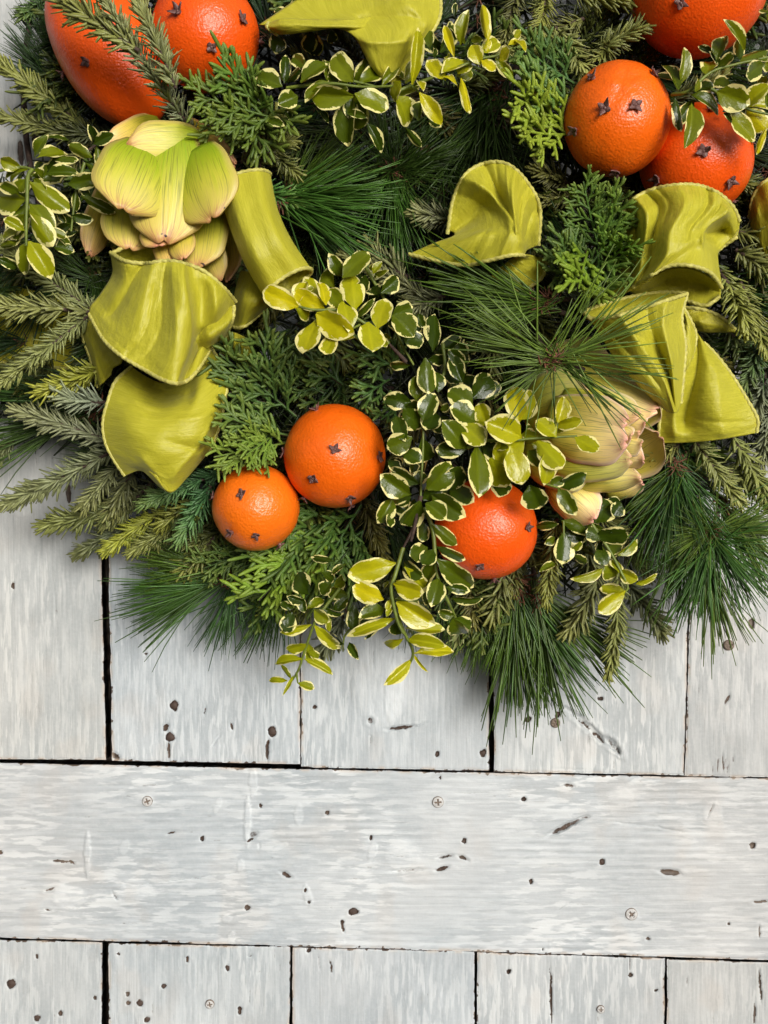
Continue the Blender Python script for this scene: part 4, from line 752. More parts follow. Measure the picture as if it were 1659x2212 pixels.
def sprig(label, stems, leaves, d, group='variegated leaf sprigs', size=1.0, back=0.0):
    more = []
    for (cr, bx, by, tx, ty, w, tn, *ex) in leaves:
        if random.random() < back:
            a = random.choice((-1, 1))*random.uniform(.5, 1.5); dx, dy = tx-bx, ty-by; k = random.uniform(.7, 1.0); j = 9/cr.k
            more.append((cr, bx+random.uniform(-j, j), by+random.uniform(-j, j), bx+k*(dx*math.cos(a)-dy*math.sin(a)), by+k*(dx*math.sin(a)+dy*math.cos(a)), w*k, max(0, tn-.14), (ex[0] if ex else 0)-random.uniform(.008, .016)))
    leaves = more+list(leaves)
    """stems: lists of (crop, [(x,y,depth offset)...], r px); leaves: (crop, bx,by,tx,ty,w,tone)"""
    cr, pp, r0, *_ = stems[0]; c0 = P(*cr(pp[0][0], pp[0][1]), d)
    o = thing('variegated_sprig', label, 'leaf sprig', c0, group); loc = np.array(c0)
    for cr, pts, r, *mt in stems:
        q = np.array([P(*cr(x, y), d+dz) for x, y, dz in pts])-loc; q = catmull(q, 5*len(q)); v, f = tube(q, np.linspace(r, r*.6, len(q))*S*.85, 7)
        link('stem', mesh_np('stem', v, f, M_BARK if mt else M_STEM), o)
    for i, (cr, bx, by, tx, ty, w, tn, *ex) in enumerate(leaves):
        dz = (ex[0] if ex else 0); lift = random.uniform(-.010, .014)
        pb, pt = P(*cr(bx, by), d+dz), P(*cr(tx, ty), d+dz+lift); L = (pt-pb).length*1.03; zz = random.uniform(.82, 1.08)*size; L *= zz; wd = pxs(w*cr.k*.99, d)*zz
        thin = wd/L
        me = random.choice(LEAVES if thin > .42 else [LEAVES[1], LEAVES[3], LEAVES[6], LEAVES[7]])
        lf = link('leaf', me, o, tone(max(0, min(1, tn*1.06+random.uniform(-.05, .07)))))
        roll = random.choice((-1, 1))*random.uniform(4, 34); M = frame(pb, pt, roll)
        cw = 1.10/math.cos(math.radians(roll))
        lf.matrix_local = Matrix.Translation(-c0) @ M @ Matrix.Diagonal((L, min(wd*cw, L*1.05), L*.8, 1))
    return o
A, B, Cc, Dd, E, F, G, H, I = CA, CB, CC, CD_, CE, CF, CG_, CH, CI
sprig('variegated sprig with rounded creamy edged leaves lying across the top just under the ribbon arm', [(A, [(330,780,-.01),(700,740,0),(1000,770,0),(1330,760,.004)], 4), (A, [(920,720,0),(1100,760,0)], 3)], [
 (A,250,300,240,465,150,.15,-.03),(A,360,170,210,95,120,.25,-.03),(A,500,170,400,0,120,.15,-.03),(A,560,290,500,490,160,.1,-.03),(A,720,270,735,400,130,.1,-.03),(A,310,740,325,460,110,.1,-.015),(A,340,725,430,600,100,.1,-.012),
 (A,290,770,45,660,200,.35),(A,425,850,230,935,190,.35),(A,455,735,690,510,200,.42),(A,505,600,360,480,130,.28,-.004),(A,690,720,690,465,100,.4,-.004),(A,920,725,715,470,220,.5,.004),(A,960,760,1260,540,170,.45),
 (A,700,730,480,830,130,.35,-.004),(A,920,850,475,850,200,.45,.004),(A,930,830,1275,960,240,.5,.004),(A,1170,770,1350,500,110,.42,-.003),(A,1300,850,1445,1110,230,.6,.006),(A,1340,720,1250,880,140,.65,.009),(A,1040,1090,1205,1355,125,.15,-.006),(A,760,970,850,1190,110,.1,-.01),(A,1380,1130,1525,1310,70,.15,-.006),
 (A,870,1000,1050,1030,90,.3,-.004),(A,1500,1070,1500,870,120,.3,.0),(A,600,950,715,1090,60,.12,-.008),(A,900,880,880,1060,150,.12,-.008),(A,780,780,870,750,120,.4,-.002),(A,300,1000,380,1060,70,.2,-.01),(A,170,1060,270,1090,80,.25,-.01),(A,150,930,180,870,60,.2,-.01)], .128, back=.5)
sprig('bright yellow green variegated sprig with long pointed leaves, stretching right from under the top ribbon', [(B, [(-60,960,0),(60,910,0),(380,790,.004),(620,690,.004),(820,620,.004),(1000,580,.004),(1250,430,.002)], 4), (B, [(60,910,0),(150,985,.003)], 3)], [
 (B,260,510,230,275,140,.3,-.008),(B,370,560,560,200,170,.18,-.02),(B,590,480,625,105,135,.55,-.01),(B,0,890,90,650,120,.55),(B,70,900,160,275,140,.78,.006),(B,430,850,235,640,150,.85,.006),(B,520,610,400,225,105,.9,.006),(B,660,690,400,700,180,.75),(B,560,790,690,610,210,.7),
 (B,400,820,610,880,100,.85,.008),(B,590,830,705,1190,110,.88,.01),(B,150,985,425,1355,190,.85,.008),(B,800,690,700,470,160,.85,.006),(B,810,640,965,745,130,.92,.008),(B,860,550,880,400,90,.8),(B,880,440,800,62,100,.82,.006),(B,790,560,1050,400,190,.66),(B,1000,640,1130,490,180,.85,.008),(B,960,620,1160,865,130,.55,-.002),(B,1090,485,1300,430,110,.88,.006),(B,1160,420,1250,290,90,.7),(B,1150,440,1290,490,80,.85),
 (B,250,1260,380,1350,120,.2,-.01),(B,470,640,430,570,70,.8),(B,700,420,800,420,80,.5,-.012),(B,520,180,530,0,70,.12,-.03),(B,300,620,330,480,60,.3,-.01),(B,120,860,200,930,80,.75)], .130, back=.3)
sprig('glossy variegated sprig with upright oval leaves between the wrinkled orange and the top right one', [(Cc, [(380,1260,-.01),(600,1210,0),(900,960,0),(1250,850,0),(1659,760,0)], 4), (Cc, [(900,1180,0),(1340,1430,.003),(1659,1520,.003)], 4)], [
 (Cc,500,1110,610,565,210,.42,-.002),(Cc,470,1195,290,755,240,.36),(Cc,850,1010,900,690,240,.48),(Cc,690,1225,790,940,130,.45,.008),(Cc,980,800,1080,380,210,.38),(Cc,1340,670,1140,215,190,.45,.004),(Cc,1290,810,1659,620,180,.4),(Cc,1600,860,1335,1020,230,.38,.006),(Cc,980,1220,1375,1370,290,.46,.006),(Cc,1150,1110,930,1080,170,.34),(Cc,620,1260,1020,1430,230,.32,-.002),
 (Cc,420,1310,560,1795,200,.2),(Cc,640,1380,650,1875,250,.42,.006),(Cc,1110,1450,1430,1845,240,.55,.004),(Cc,1340,1430,1625,1130,210,.72,.002),(Cc,1380,1440,1659,1760,260,.82),(Cc,1640,1680,1490,2080,90,.85,.002),(Cc,1700,170,1535,85,140,.35),(Cc,1010,880,1210,700,130,.3),(Cc,1640,180,1659,330,60,.5),(Cc,1640,1010,1560,1120,130,.35),(Cc,1500,760,1659,830,170,.4),(Cc,1640,1200,1659,1370,90,.4),(Cc,1080,1500,1160,1580,70,.15),(Cc,1600,800,1700,950,160,.4),(Cc,920,700,760,620,90,.12,-.01)], .135, back=.4)
sprig('variegated sprig with broad pale leaves hanging at the left edge beside the plump artichoke', [(Dd, [(380,530,0),(330,620,.003),(320,900,.005),(310,1200,.005),(310,1430,.003)], 5), (Dd, [(640,520,-.01),(900,400,-.008),(1200,190,-.012)], 4, 1), (Dd, [(1000,450,-.006),(900,800,-.006),(840,1260,-.008)], 4), (Dd, [(-80,560,0),(230,500,0),(400,530,0)], 4)], [
 (Dd,430,400,780,260,190,.55),(Dd,1090,385,785,240,140,.35),(Dd,250,500,-20,420,150,.62),(Dd,330,530,-10,610,120,.5),(Dd,300,880,-40,870,280,.5),(Dd,350,680,890,1060,300,.5,.006),(Dd,350,940,680,1290,240,.46,.004),(Dd,345,1040,620,1480,260,.58,.01),(Dd,345,1380,580,1745,240,.62,.008),(Dd,290,1250,20,1080,160,.58,.006),(Dd,220,1240,-40,1340,180,.55),(Dd,170,1395,-30,1460,90,.42),(Dd,225,805,-20,680,140,.4,.006),
 (Dd,550,580,900,530,170,.25,-.004),(Dd,810,700,1135,640,170,.3),(Dd,1010,450,1410,745,140,.3),(Dd,955,840,1390,1050,160,.3),(Dd,960,680,1045,860,120,.2,-.008),(Dd,850,1070,1080,1140,120,.22,-.004),(Dd,840,1170,690,1260,130,.2,-.006),(Dd,640,1450,880,1490,140,.3,-.004),(Dd,650,1290,885,1460,100,.3,-.004),(Dd,1140,250,1225,600,120,.36),(Dd,1110,230,1310,120,130,.16),(Dd,570,370,910,380,130,.3,-.006),(Dd,880,790,910,1050,110,.3,-.006),(Dd,230,1690,-10,1590,120,.2,-.02),(Dd,550,1220,775,1330,100,.42,.008),(Dd,820,190,560,130,60,.3,-.01),(Dd,400,530,540,620,120,.35),(Dd,400,640,520,800,160,.5,.002),(Dd,300,640,200,780,150,.45),(Dd,680,1020,780,1180,90,.2,-.008)], .118, back=.5)
sprig('young chartreuse variegated sprig whose brightest leaf overlaps the ribbon bow edge, in the centre', [(E, [(1180,890,0),(980,720,.004),(760,600,.006),(520,590,.008),(380,560,.008)], 4), (E, [(1330,1050,-.012),(1180,890,0)], 5, 1), (E, [(930,720,.003),(760,800,.002)], 3)], [
 (E,700,385,590,210,150,.45,-.012),(E,380,560,80,430,175,1.0,.008),(E,610,580,320,430,160,.86),(E,620,550,570,275,140,.9,.006),(E,880,590,860,270,200,.74),(E,760,580,650,390,160,.5,-.003),(E,540,620,820,820,220,.86,.012),(E,540,680,410,970,200,.8,.008),(E,700,790,605,1030,170,.7,.004),(E,770,520,850,740,170,.72,.006),(E,1080,760,1165,435,220,.8,.006),(E,990,700,1040,925,200,.76,.010),(E,900,650,1035,515,70,.22,-.004),(E,350,570,500,670,120,.65),(E,760,870,900,800,80,.7),(E,450,420,520,380,60,.55,-.004),(E,1090,840,1170,920,90,.6)], .138, back=.4)
sprig('dark green variegated sprig with cream rimmed leaves leading down from the centre past the oranges', [(E, [(960,190,-.012),(1040,330,-.010),(1130,480,-.01),(1280,860,-.01),(1400,1080,-.008)], 4), (F, [(560,0,-.006),(570,250,-.004),(390,480,0),(400,760,0),(380,1250,.002)], 4), (F, [(380,1250,.002),(330,1500,.002),(300,1620,0)], 5, 1)], [
 (E,770,310,985,85,180,.42),(E,1110,440,1290,285,160,.2),(E,1040,270,1105,160,70,.62),(E,970,280,920,460,120,.15,-.004),(E,1110,450,970,390,170,.16,-.004),(E,1200,640,1445,540,180,.32,.006),(E,1210,640,1400,810,210,.36,.008),(E,1300,840,1525,880,180,.2),(E,1570,960,1610,625,140,.12),(E,1370,1080,1115,1090,100,.25),(E,1080,170,990,250,60,.6),(E,1440,620,1490,760,100,.25),(E,1180,700,1300,780,100,.2),
 (F,345,470,345,235,160,.3),(F,415,120,450,390,150,.26,.006),(F,520,400,520,225,120,.25),(F,400,640,480,405,160,.32,.008),(F,240,530,375,695,170,.26,.006),(F,300,480,60,460,160,.15),(F,180,600,230,775,140,.26),(F,310,770,80,880,200,.36,.006),(F,390,780,425,1015,160,.2),(F,800,520,620,370,200,.38,.006),(F,810,450,970,250,210,.16),(F,930,470,1000,300,120,.1,-.006),(F,720,320,640,110,130,.22),(F,820,640,640,510,210,.32,.008),(F,600,600,470,770,160,.1,-.004),(F,740,200,620,60,120,.22,-.004),(F,500,560,430,700,160,.14,-.004),(F,760,60,850,20,150,.12,-.008),(F,740,130,680,0,130,.12,-.008),(F,240,900,380,960,150,.2),(F,120,960,220,1050,110,.12,-.008),(F,300,960,340,1070,90,.15,-.005),(F,540,540,620,520,80,.4),
 (F,430,1195,630,1010,200,.34,.01),(F,560,1190,735,1020,180,.26,.004),(F,610,1180,815,1300,170,.15,.0),(F,360,1150,115,1040,140,.2),(F,290,1240,75,1110,180,.36,.008),(F,470,1240,735,1440,200,.26,.004),(F,420,1310,615,1450,180,.32,.01),(F,375,1290,240,1490,160,.3,.006),(F,150,1270,40,1480,150,.32),(F,300,1260,170,1330,110,.15,-.004),(F,700,1310,600,1250,90,.3),(F,330,1150,420,1050,130,.14,-.006),(F,150,1400,100,1500,90,.25)], .136, size=.96, back=.75)
sprig('shiny light green variegated sprig with large leaves spread over the orange and the tilted artichoke', [(F, [(760,860,0),(900,800,.003),(1100,800,.005),(1300,780,.006),(1659,760,.006)], 4), (F, [(1480,750,.006),(1500,650,.008)], 3), (F, [(1400,1150,0),(1520,1190,.003)], 3)], [
 (F,880,830,1095,960,180,.15,-.006),(F,1260,880,1400,1010,170,.38,-.002),(F,760,860,475,880,160,.3),(F,740,860,590,650,200,.36,.004),(F,720,660,915,835,200,.6,.006),(F,920,650,845,495,170,.7),(F,1180,650,1145,325,210,.82,.004),(F,1205,770,915,630,250,.82,.012),(F,830,850,875,1265,200,.4,.006),(F,950,940,1070,1190,200,.6,.006),(F,1110,840,1225,1185,220,.72,.012),(F,1330,800,1540,1010,190,.66,.008),(F,1400,880,1430,1140,140,.7,.010),(F,1500,650,1565,412,150,.86,.008),(F,1490,770,1310,600,180,.76,.01),(F,1270,1160,1350,1370,210,.26),(F,1440,1170,1565,1075,120,.26),(F,1510,1190,1655,1425,160,.36,.006),(F,1640,770,1830,890,150,.62,.01),(F,1210,740,1330,760,110,.5,-.002),(F,960,1090,1090,1220,130,.2,-.004),(F,1290,820,1480,900,150,.6),(F,930,1000,900,1100,80,.4,-.004),(F,1000,840,1080,850,80,.55)], .142, back=.45)
sprig('bright lower variegated sprig trailing down over the boards with its tip bending left', [(G, [(640,850,0),(550,1150,.004),(510,1300,.004),(570,1600,.002),(640,1760,0)], 5), (H, [(930,380,.001),(990,520,-.004),(1045,650,-.012),(1000,760,-.02),(960,800,-.024)], 4), (G, [(760,620,0),(640,850,0)], 4, 1)], [
 (G,650,1000,800,1160,150,.2,-.008),(G,560,1010,75,1150,240,.82,.006),(G,430,1400,60,1250,250,.92,.008),(G,530,1230,815,1330,190,.86,.008),(G,650,1050,955,1350,140,.7),(G,550,1390,805,1450,140,.4,-.002),(G,440,1500,200,1560,150,.3,-.006),(G,560,1200,720,1210,60,.7),(G,500,1400,470,1500,60,.75),(G,500,1200,400,1290,50,.6),
 (H,935,310,1190,470,165,.86,.002),(H,990,485,1238,510,75,.7,-.006),(H,925,420,615,530,80,.75,-.004),(H,985,550,830,620,65,.75,-.008),(H,1010,560,1218,585,85,.76,-.008),(H,1050,655,1308,610,75,.8,-.012),(H,1035,690,880,858,85,.8,-.016),(H,1055,665,1128,780,30,.8,-.014),(H,940,440,930,530,110,.2,-.01),(H,900,350,870,400,40,.7)], .128)
sprig('dark variegated sprig curving down over the left side of the lower orange', [(G, [(860,420,0),(950,650,0),(980,950,0),(1010,1180,0),(1130,1450,-.004),(1200,1600,-.01)], 5)], [
 (G,850,570,850,815,160,.16,-.008),(G,950,600,1245,835,160,.32,.004),(G,1000,840,1300,955,120,.15),(G,1000,970,1375,1290,220,.36,.006),(G,900,850,740,930,180,.26,.002),(G,960,870,840,1045,200,.26,.002),(G,1000,1000,830,1240,160,.3),(G,1010,1180,950,1490,240,.36,.002),(G,1090,1270,1380,1310,130,.2),(G,1150,1380,1515,1430,110,.3),(G,1190,1570,985,1540,140,.3),(G,1040,1260,880,1430,170,.26),(H,1310,420,1370,540,120,.3,-.006),(H,1320,420,1455,480,90,.3,-.008)], .126)
sprig('thin variegated sprig hanging lowest on the left over the boards, with narrow yellow green leaves', [(H, [(560,220,.0),(480,320,0),(400,430,0),(330,620,-.008),(280,770,-.014),(200,890,-.02)], 4), (H, [(270,780,-.014),(280,850,-.016)], 3), (H, [(640,480,-.01),(590,540,-.012),(580,620,-.012)], 3)], [
 (H,360,260,265,135,130,.2),(H,500,180,425,265,120,.25),(H,610,265,455,225,90,.3),(H,330,310,195,275,70,.12),(H,300,270,320,390,70,.2),(H,250,355,150,310,70,.2),(H,240,380,200,505,100,.15),(H,390,365,470,440,90,.6),(H,480,400,500,530,50,.6),(H,450,355,590,415,60,.15),(H,340,355,460,280,65,.5),(H,520,210,605,155,90,.4),(H,800,440,680,470,70,.1,-.012),(H,850,350,710,400,90,.22,-.004),
 (H,370,460,155,525,65,.7),(H,390,465,565,650,90,.7),(H,340,590,180,645,90,.7,-.006),(H,310,690,105,705,65,.65,-.01),(H,320,690,505,770,55,.65,-.01),(H,345,640,425,700,60,.5,-.008),(H,210,835,62,822,50,.7,-.016),(H,280,850,395,885,60,.6,-.018),(H,250,800,195,908,26,.7,-.016),(H,650,330,655,510,100,.22),(H,620,580,685,702,70,.2,-.008),(H,590,590,485,540,60,.1,-.008),(H,520,40,365,10,50,.15),(H,440,110,540,180,80,.3),(H,600,60,480,130,50,.3)], .108, back=.25)
sprig('small variegated sprig sticking out below right of the lower orange among fir tips', [(I, [(600,120,0),(720,300,0),(790,430,.003),(830,520,.003),(800,560,.002)], 4), (I, [(450,130,0),(455,330,0)], 3)], [
 (I,440,130,710,175,95,.25),(I,640,140,720,15,140,.15),(I,790,20,745,110,110,.15),(I,450,200,450,375,120,.2),(I,290,160,420,150,65,.2),(I,640,215,835,205,100,.2),(I,700,330,755,245,110,.3),(I,770,330,925,240,80,.5),(I,780,435,765,335,120,.65,.004),(I,690,405,525,490,60,.6),(I,780,425,895,490,90,.72),(I,880,500,1022,458,50,.65),(I,815,540,665,660,90,.8,.004),(I,500,300,560,260,50,.5),(I,500,330,590,380,50,.25),(I,400,380,330,410,40,.4),(I,650,300,700,370,90,.25),(I,400,230,360,260,50,.3),(I,680,230,600,190,80,.25)], .100, back=.4)

# ------------------------------------------------------------------ conifer sprigs in view
fir = lambda b, t, c, l, **k: place('fir', b, t, c, l, 'fir sprigs in the wreath', **k)
ced = lambda b, t, c, l, **k: place('cedar', b, t, c, l, 'cedar sprigs in the wreath', **k)
pin = lambda b, t, c, l, sp=38, **k: place('pine', b, t, c, l, 'pine tufts in the wreath', spread=sp, **k)
GT = (.155, .150, .060)
fir((418,285,.105), (225,-12,.165), (.150,.155,.075), 'thick grey green fir branch lying across the oval orange')
fir((300,110,.150), (105,-25,.160), (.19,.185,.05), 'olive fir tip crossing the upper edge of the oval orange')
fir((380,190,.140), (295,5,.160), (.17,.17,.065), 'side twig of grey fir pointing up between the two left oranges')
fir((215,300,.045), (-10,140,.060), (.19,.19,.05), 'olive fir sprig reaching left below the oval orange at the left edge', roll=0)
fir((205,300,.040), (-20,255,.050), (.15,.15,.045), 'dull olive fir sprig lying level above the gouge in the top left board')
fir((190,230,.035), (95,190,.045), (.13,.13,.03), 'dark olive fir tip behind the left side of the oval orange')
fir((140,-20,.04), (45,35,.05), GREEN, 'green fir tip in the top left corner')
fir((205,672,.085), (5,525,.095), (.16,.165,.06), 'grey olive fir sprig slanting up left beneath the hanging pale leaves')
fir((200,675,.085), (-30,662,.100), (.19,.185,.06), 'olive fir sprig lying level across the flat ribbon end at left')
fir((190,682,.085), (0,825,.105), (.185,.19,.065), 'yellow grey fir sprig slanting down left over the flat ribbon end')
fir((220,795,.075), (82,845,.090), (.25,.24,.03), 'yellowest short fir tip pointing left below the flat ribbon end')
fir((230,870,.075), (132,852,.088), (.20,.215,.14), 'pale silvery fir tip beside the left hem of the torn tail')
fir((240,955,.070), (38,888,.080), (.165,.165,.09), 'grey fir sprig reaching left above the boards beside the torn tail')
fir((250,970,.070), (4,1088,.075), (.17,.175,.085), 'longest grey fir sprig with yellow tip reaching down left onto the first board')
fir((262,1000,.065), (180,1092,.070), (.15,.15,.065), 'grey olive fir tip hanging below the torn tail')
fir((290,1010,.05), (240,1100,.05), (.12,.12,.05), 'dim grey fir tip just under the torn point of the ribbon')
fir((300,1085,.045), (96,1135,.050), (.13,.14,.045), 'fir sprig with olive tip pointing left across the dark gap between boards')
fir((320,1120,.035), (168,1198,.038), (.062,.072,.040), 'charcoal green fir sprig tip at the gap between the first two boards')
fir((375,1095,.045), (230,1190,.050), (.25,.25,.030), 'yellow green fir tip hanging beside the dark gap between the boards')
fir((390,1120,.040), (328,1210,.040), (.12,.12,.045), 'small brown olive fir tip left of the smallest orange')
fir((480,1020,.070), (312,1085,.085), (.055,.13,.045), 'fresh green fir sprig between the torn tail and the smallest orange')
fir((455,1050,.075), (382,1168,.085), (.060,.145,.050), 'fresh green fir tip pointing down left of the smallest orange')
fir((420,1080,.06), (350,1130,.06), (.16,.16,.03), 'olive fir tip between the two fresh green ones')
fir((560,360,.09), (600,262,.10), DOL, 'dim olive fir tip under the cedar next to the plump artichoke')
fir((520,350,.085), (632,310,.095), (.12,.12,.035), 'olive fir burst right of the plump artichoke under the cedar')
fir((560,410,.08), (645,440,.085), (.045,.12,.022), 'green fir tip right of the curled ribbon loop top')
fir((590,330,.085), (640,375,.09), (.10,.105,.03), 'small olive fir tip above the curled ribbon loop')
fir((985,478,.075), (902,458,.085), (.13,.13,.065), 'short grey fir tip left of the fanned ribbon curl')
fir((950,660,.085), (745,552,.095), (.13,.125,.055), 'grey olive fir sprig lying across the middle behind the bright leaves')
fir((960,640,.09), (880,665,.10), (.12,.12,.06), 'grey fir burst right of the dark leaf in the middle')
fir((880,600,.085), (800,535,.09), (.12,.12,.05), 'grey olive fir tip above the bright centre leaves')
fir((1260,40,.07), (1110,110,.085), (.14,.135,.035), 'olive fir sprig hanging left of the big top right orange')
fir((1180,-20,.08), (1160,120,.095), (.20,.195,.04), 'light olive fir burst pointing at the viewer near the top')
fir((1230,-10,.07), (1370,5,.085), (.13,.13,.03), 'olive fir sprig in front of the top right orange edge')
fir((1290,110,.075), (1405,55,.09), (.14,.145,.04), 'olive fir tip pointing right below the top right orange')
fir((1200,60,.08), (1262,160,.095), (.20,.20,.06), 'yellow olive fir tip pointing down at the wrinkled orange')
fir((1120,-20,.06), (1080,130,.07), (.11,.105,.03), 'dull olive fir hanging at the top between the bright sprig and the burst')
fir((1340,60,.06), (1290,130,.08), (.11,.115,.03), 'dim olive fir behind the wrinkled orange top')
fir((1230,400,.065), (1160,365,.08), (.09,.085,.025), 'dim olive fir sprig under the wrinkled orange')
fir((1290,420,.06), (1180,430,.07), (.08,.075,.025), 'dark olive fir between the fanned ribbon and the wrinkled orange')
fir((1555,585,.085), (1608,715,.10), (.20,.20,.045), 'yellow olive fir sprig hanging right of the pleated loop')
fir((1600,610,.07), (1655,760,.085), (.18,.18,.045), 'olive fir sprig at the right edge below the cut off loop')
fir((1590,540,.065), (1670,590,.075), (.13,.13,.035), 'olive fir sprig at the right edge beside the pleated loop')
fir((1580,500,.06), (1665,520,.07), (.12,.12,.03), 'dull fir tip just under the cut off ribbon loop')
fir((1560,700,.055), (1640,830,.065), (.08,.10,.03), 'dark fir behind the upper edge of the wide ribbon tail')
fir((1640,740,.07), (1600,850,.08), (.06,.10,.035), 'blue green fir tip at the right above the wide ribbon tail')
fir((1660,790,.07), (1620,905,.08), (.13,.14,.09), 'grey fir at the right edge beside the point of the wide tail')
fir((1660,880,.06), (1640,1000,.07), (.13,.135,.08), 'grey fir sprig at the right edge below the point of the wide tail')
fir((1500,950,.075), (1600,1085,.085), (.20,.20,.06), 'light olive fir sprig hanging from under the wide ribbon tail')
fir((1580,940,.075), (1668,1110,.08), (.20,.205,.055), 'olive fir sprig hanging at the right edge beneath the wide tail')
fir((1560,1010,.07), (1650,1060,.075), (.16,.165,.05), 'olive fir twig at the right edge over the pine needles')
fir((1470,955,.08), (1412,985,.09), (.17,.16,.04), 'short olive fir tip right of the tilted artichoke')
fir((1205,1120,.07), (1178,1295,.075), (.15,.15,.035), 'olive fir sprig hanging straight down right of the lower orange')
fir((1300,1230,.055), (1230,1360,.060), (.15,.15,.055), 'grey olive fir sprig hanging down left under the small leaf sprig')
fir((1335,1225,.060), (1312,1455,.060), (.165,.17,.05), 'lowest hanging fir sprig with yellow tip over the fourth board')
fir((1350,1250,.050), (1428,1362,.050), (.090,.095,.050), 'dark grey fir sprig pointing down right over the fourth board')
fir((1330,1160,.05), (1400,1240,.05), (.10,.105,.05), 'dim grey fir twig right of the small leaf sprig')
fir((1260,1130,.05), (1270,1260,.05), (.10,.105,.04), 'dim olive fir hanging behind the small leaf sprig')
fir((1240,1080,.055), (1340,1150,.06), (.09,.095,.03), 'dim olive fir under the tilted artichoke')
fir((760,1290,.05), (692,1410,.05), (.10,.11,.07), 'grey fir tip behind the thin hanging sprig')
fir((740,1250,.045), (640,1330,.045), (.08,.09,.03), 'dim fir tip beside the cedar under the round middle orange')
fir((560,720,.07), (690,790,.08), CD, 'dark green fir sprig right of the ribbon knot')
fir((640,700,.06), (720,760,.07), DARK, 'very dark fir sprig under the bright centre leaves')
fir((30,950,.045), (-30,1000,.045), (.12,.13,.05), 'fir tip at the left edge above the first board')
ced((620,262,.110), (415,222,.128), (.080,.125,.022), 'bushy cedar spray under the glossy round orange, pointing left')
ced((600,280,.105), (450,265,.122), (.085,.125,.022), 'lower cedar twig between the glossy orange and the plump artichoke')
ced((545,215,.118), (462,128,.135), (.090,.160,.035), 'cedar tips reaching up over the bottom of the glossy orange')
ced((560,250,.112), (540,150,.128), (.075,.130,.028), 'cedar twig pointing up beside the clove at the bottom of the glossy orange')
ced((570,230,.105), (640,285,.115), (.080,.115,.022), 'cedar twig pointing right under the top leaf sprig')
ced((530,260,.100), (590,340,.110), (.060,.095,.020), 'dark cedar twig pointing down right of the plump artichoke')
ced((790,-10,.070), (640,70,.085), (.045,.095,.035), 'dark cedar spray behind the narrow ribbon arm at the top')
ced((720,-20,.065), (590,30,.075), (.035,.075,.025), 'dim cedar spray right of the glossy orange top')
ced((1240,180,.090), (1108,110,.105), (.060,.125,.045), 'blue green cedar spray left of the wrinkled orange, upper one')
ced((1245,230,.095), (1105,190,.115), (.085,.160,.050), 'fresh cedar spray left of the wrinkled orange, middle one')
ced((1235,270,.100), (1092,225,.122), (.23,.29,.035), 'bright yellow green cedar spray left of the wrinkled orange')
ced((1240,290,.100), (1110,305,.120), (.22,.27,.035), 'lowest yellow green cedar spray left of the wrinkled orange')
ced((1230,150,.085), (1205,95,.10), (.06,.12,.04), 'cedar tip pointing up over the wrinkled orange shoulder')
ced((1300,560,.090), (1245,395,.115), (.065,.125,.030), 'cedar spray pointing up from between the two right ribbon loops')
ced((1290,560,.095), (1345,430,.118), (.080,.150,.030), 'cedar spray pointing up right against the pleated ribbon loop')
ced((1290,590,.090), (1180,545,.112), (.055,.110,.035), 'cedar spray pointing left under the fanned ribbon')
ced((1300,580,.095), (1370,500,.125), (.10,.185,.030), 'fresh cedar tips overlapping the left folds of the pleated loop')
ced((1270,540,.100), (1232,655,.130), (.15,.22,.025), 'yellow green cedar tips hanging over the pine tuft')
ced((1290,540,.095), (1310,660,.120), (.060,.115,.028), 'cedar spray hanging beside the rim of the cone fold')
ced((1250,520,.085), (1190,600,.110), (.075,.13,.05), 'pale cedar twig over the end of the fanned ribbon')
ced((1330,520,.08), (1300,400,.10), (.045,.090,.022), 'dark cedar spray behind the pleated loop left side')
ced((640,900,.085), (478,758,.105), (.060,.110,.038), 'long cedar spray from the round middle orange towards the ribbon knot')
ced((620,870,.085), (540,730,.10), (.050,.095,.030), 'dark cedar spray pointing up at the ribbon knot')
ced((630,955,.095), (458,985,.118), (.155,.215,.045), 'yellow green cedar spray above the smallest orange')
ced((620,940,.092), (470,915,.110), (.095,.150,.045), 'grey green cedar spray beside the right hem of the torn tail')
ced((600,930,.095), (520,1000,.118), (.13,.20,.04), 'cedar tips drooping onto the top of the smallest orange')
ced((600,880,.085), (490,850,.10), (.055,.105,.035), 'cedar spray pointing left at the right hem of the torn tail')
ced((860,800,.090), (770,745,.105), (.055,.110,.040), 'open cedar spray below the bright centre leaves')
ced((840,820,.085), (775,865,.10), (.050,.105,.036), 'open cedar spray above the round middle orange')
ced((870,870,.085), (810,910,.10), (.060,.120,.045), 'cedar tips right above the round middle orange')
ced((740,830,.070), (650,770,.085), (.032,.066,.022), 'dark cedar spray left of centre in shade')
ced((700,850,.070), (600,800,.085), (.035,.072,.024), 'dark cedar spray between the knot and the round middle orange')
ced((760,1075,.060), (560,1225,.075), (.065,.130,.034), 'cedar spray hanging below the round middle orange')
ced((740,1110,.065), (560,1300,.080), (.145,.225,.030), 'yellow green cedar tips hanging lowest below the smallest orange')
ced((780,1090,.060), (650,1290,.070), (.060,.120,.032), 'cedar spray hanging straight under the two touching oranges')
ced((720,1090,.055), (600,1160,.070), (.045,.095,.028), 'dark cedar spray between the smallest and round middle oranges')
ced((790,1130,.06), (740,1270,.07), (.045,.095,.028), 'dark cedar spray left of the brown twig')
ced((700,1200,.04), (600,1330,.045), (.13,.15,.02), 'olive cedar tip low over the second board')
pin((1200,775,.150), (1420,700,.168), PB, 'big open pine tuft above the tilted artichoke, its long needles crossing the cone fold', 101, roll=0)
pin((1195,772,.148), (1010,700,.158), PB, 'left half of the big open pine tuft, needles pointing up left', 38, roll=0)
pin((1205,775,.146), (1330,905,.158), (.045,.085,.018), 'needles of the big pine tuft falling over the tilted artichoke', 39)
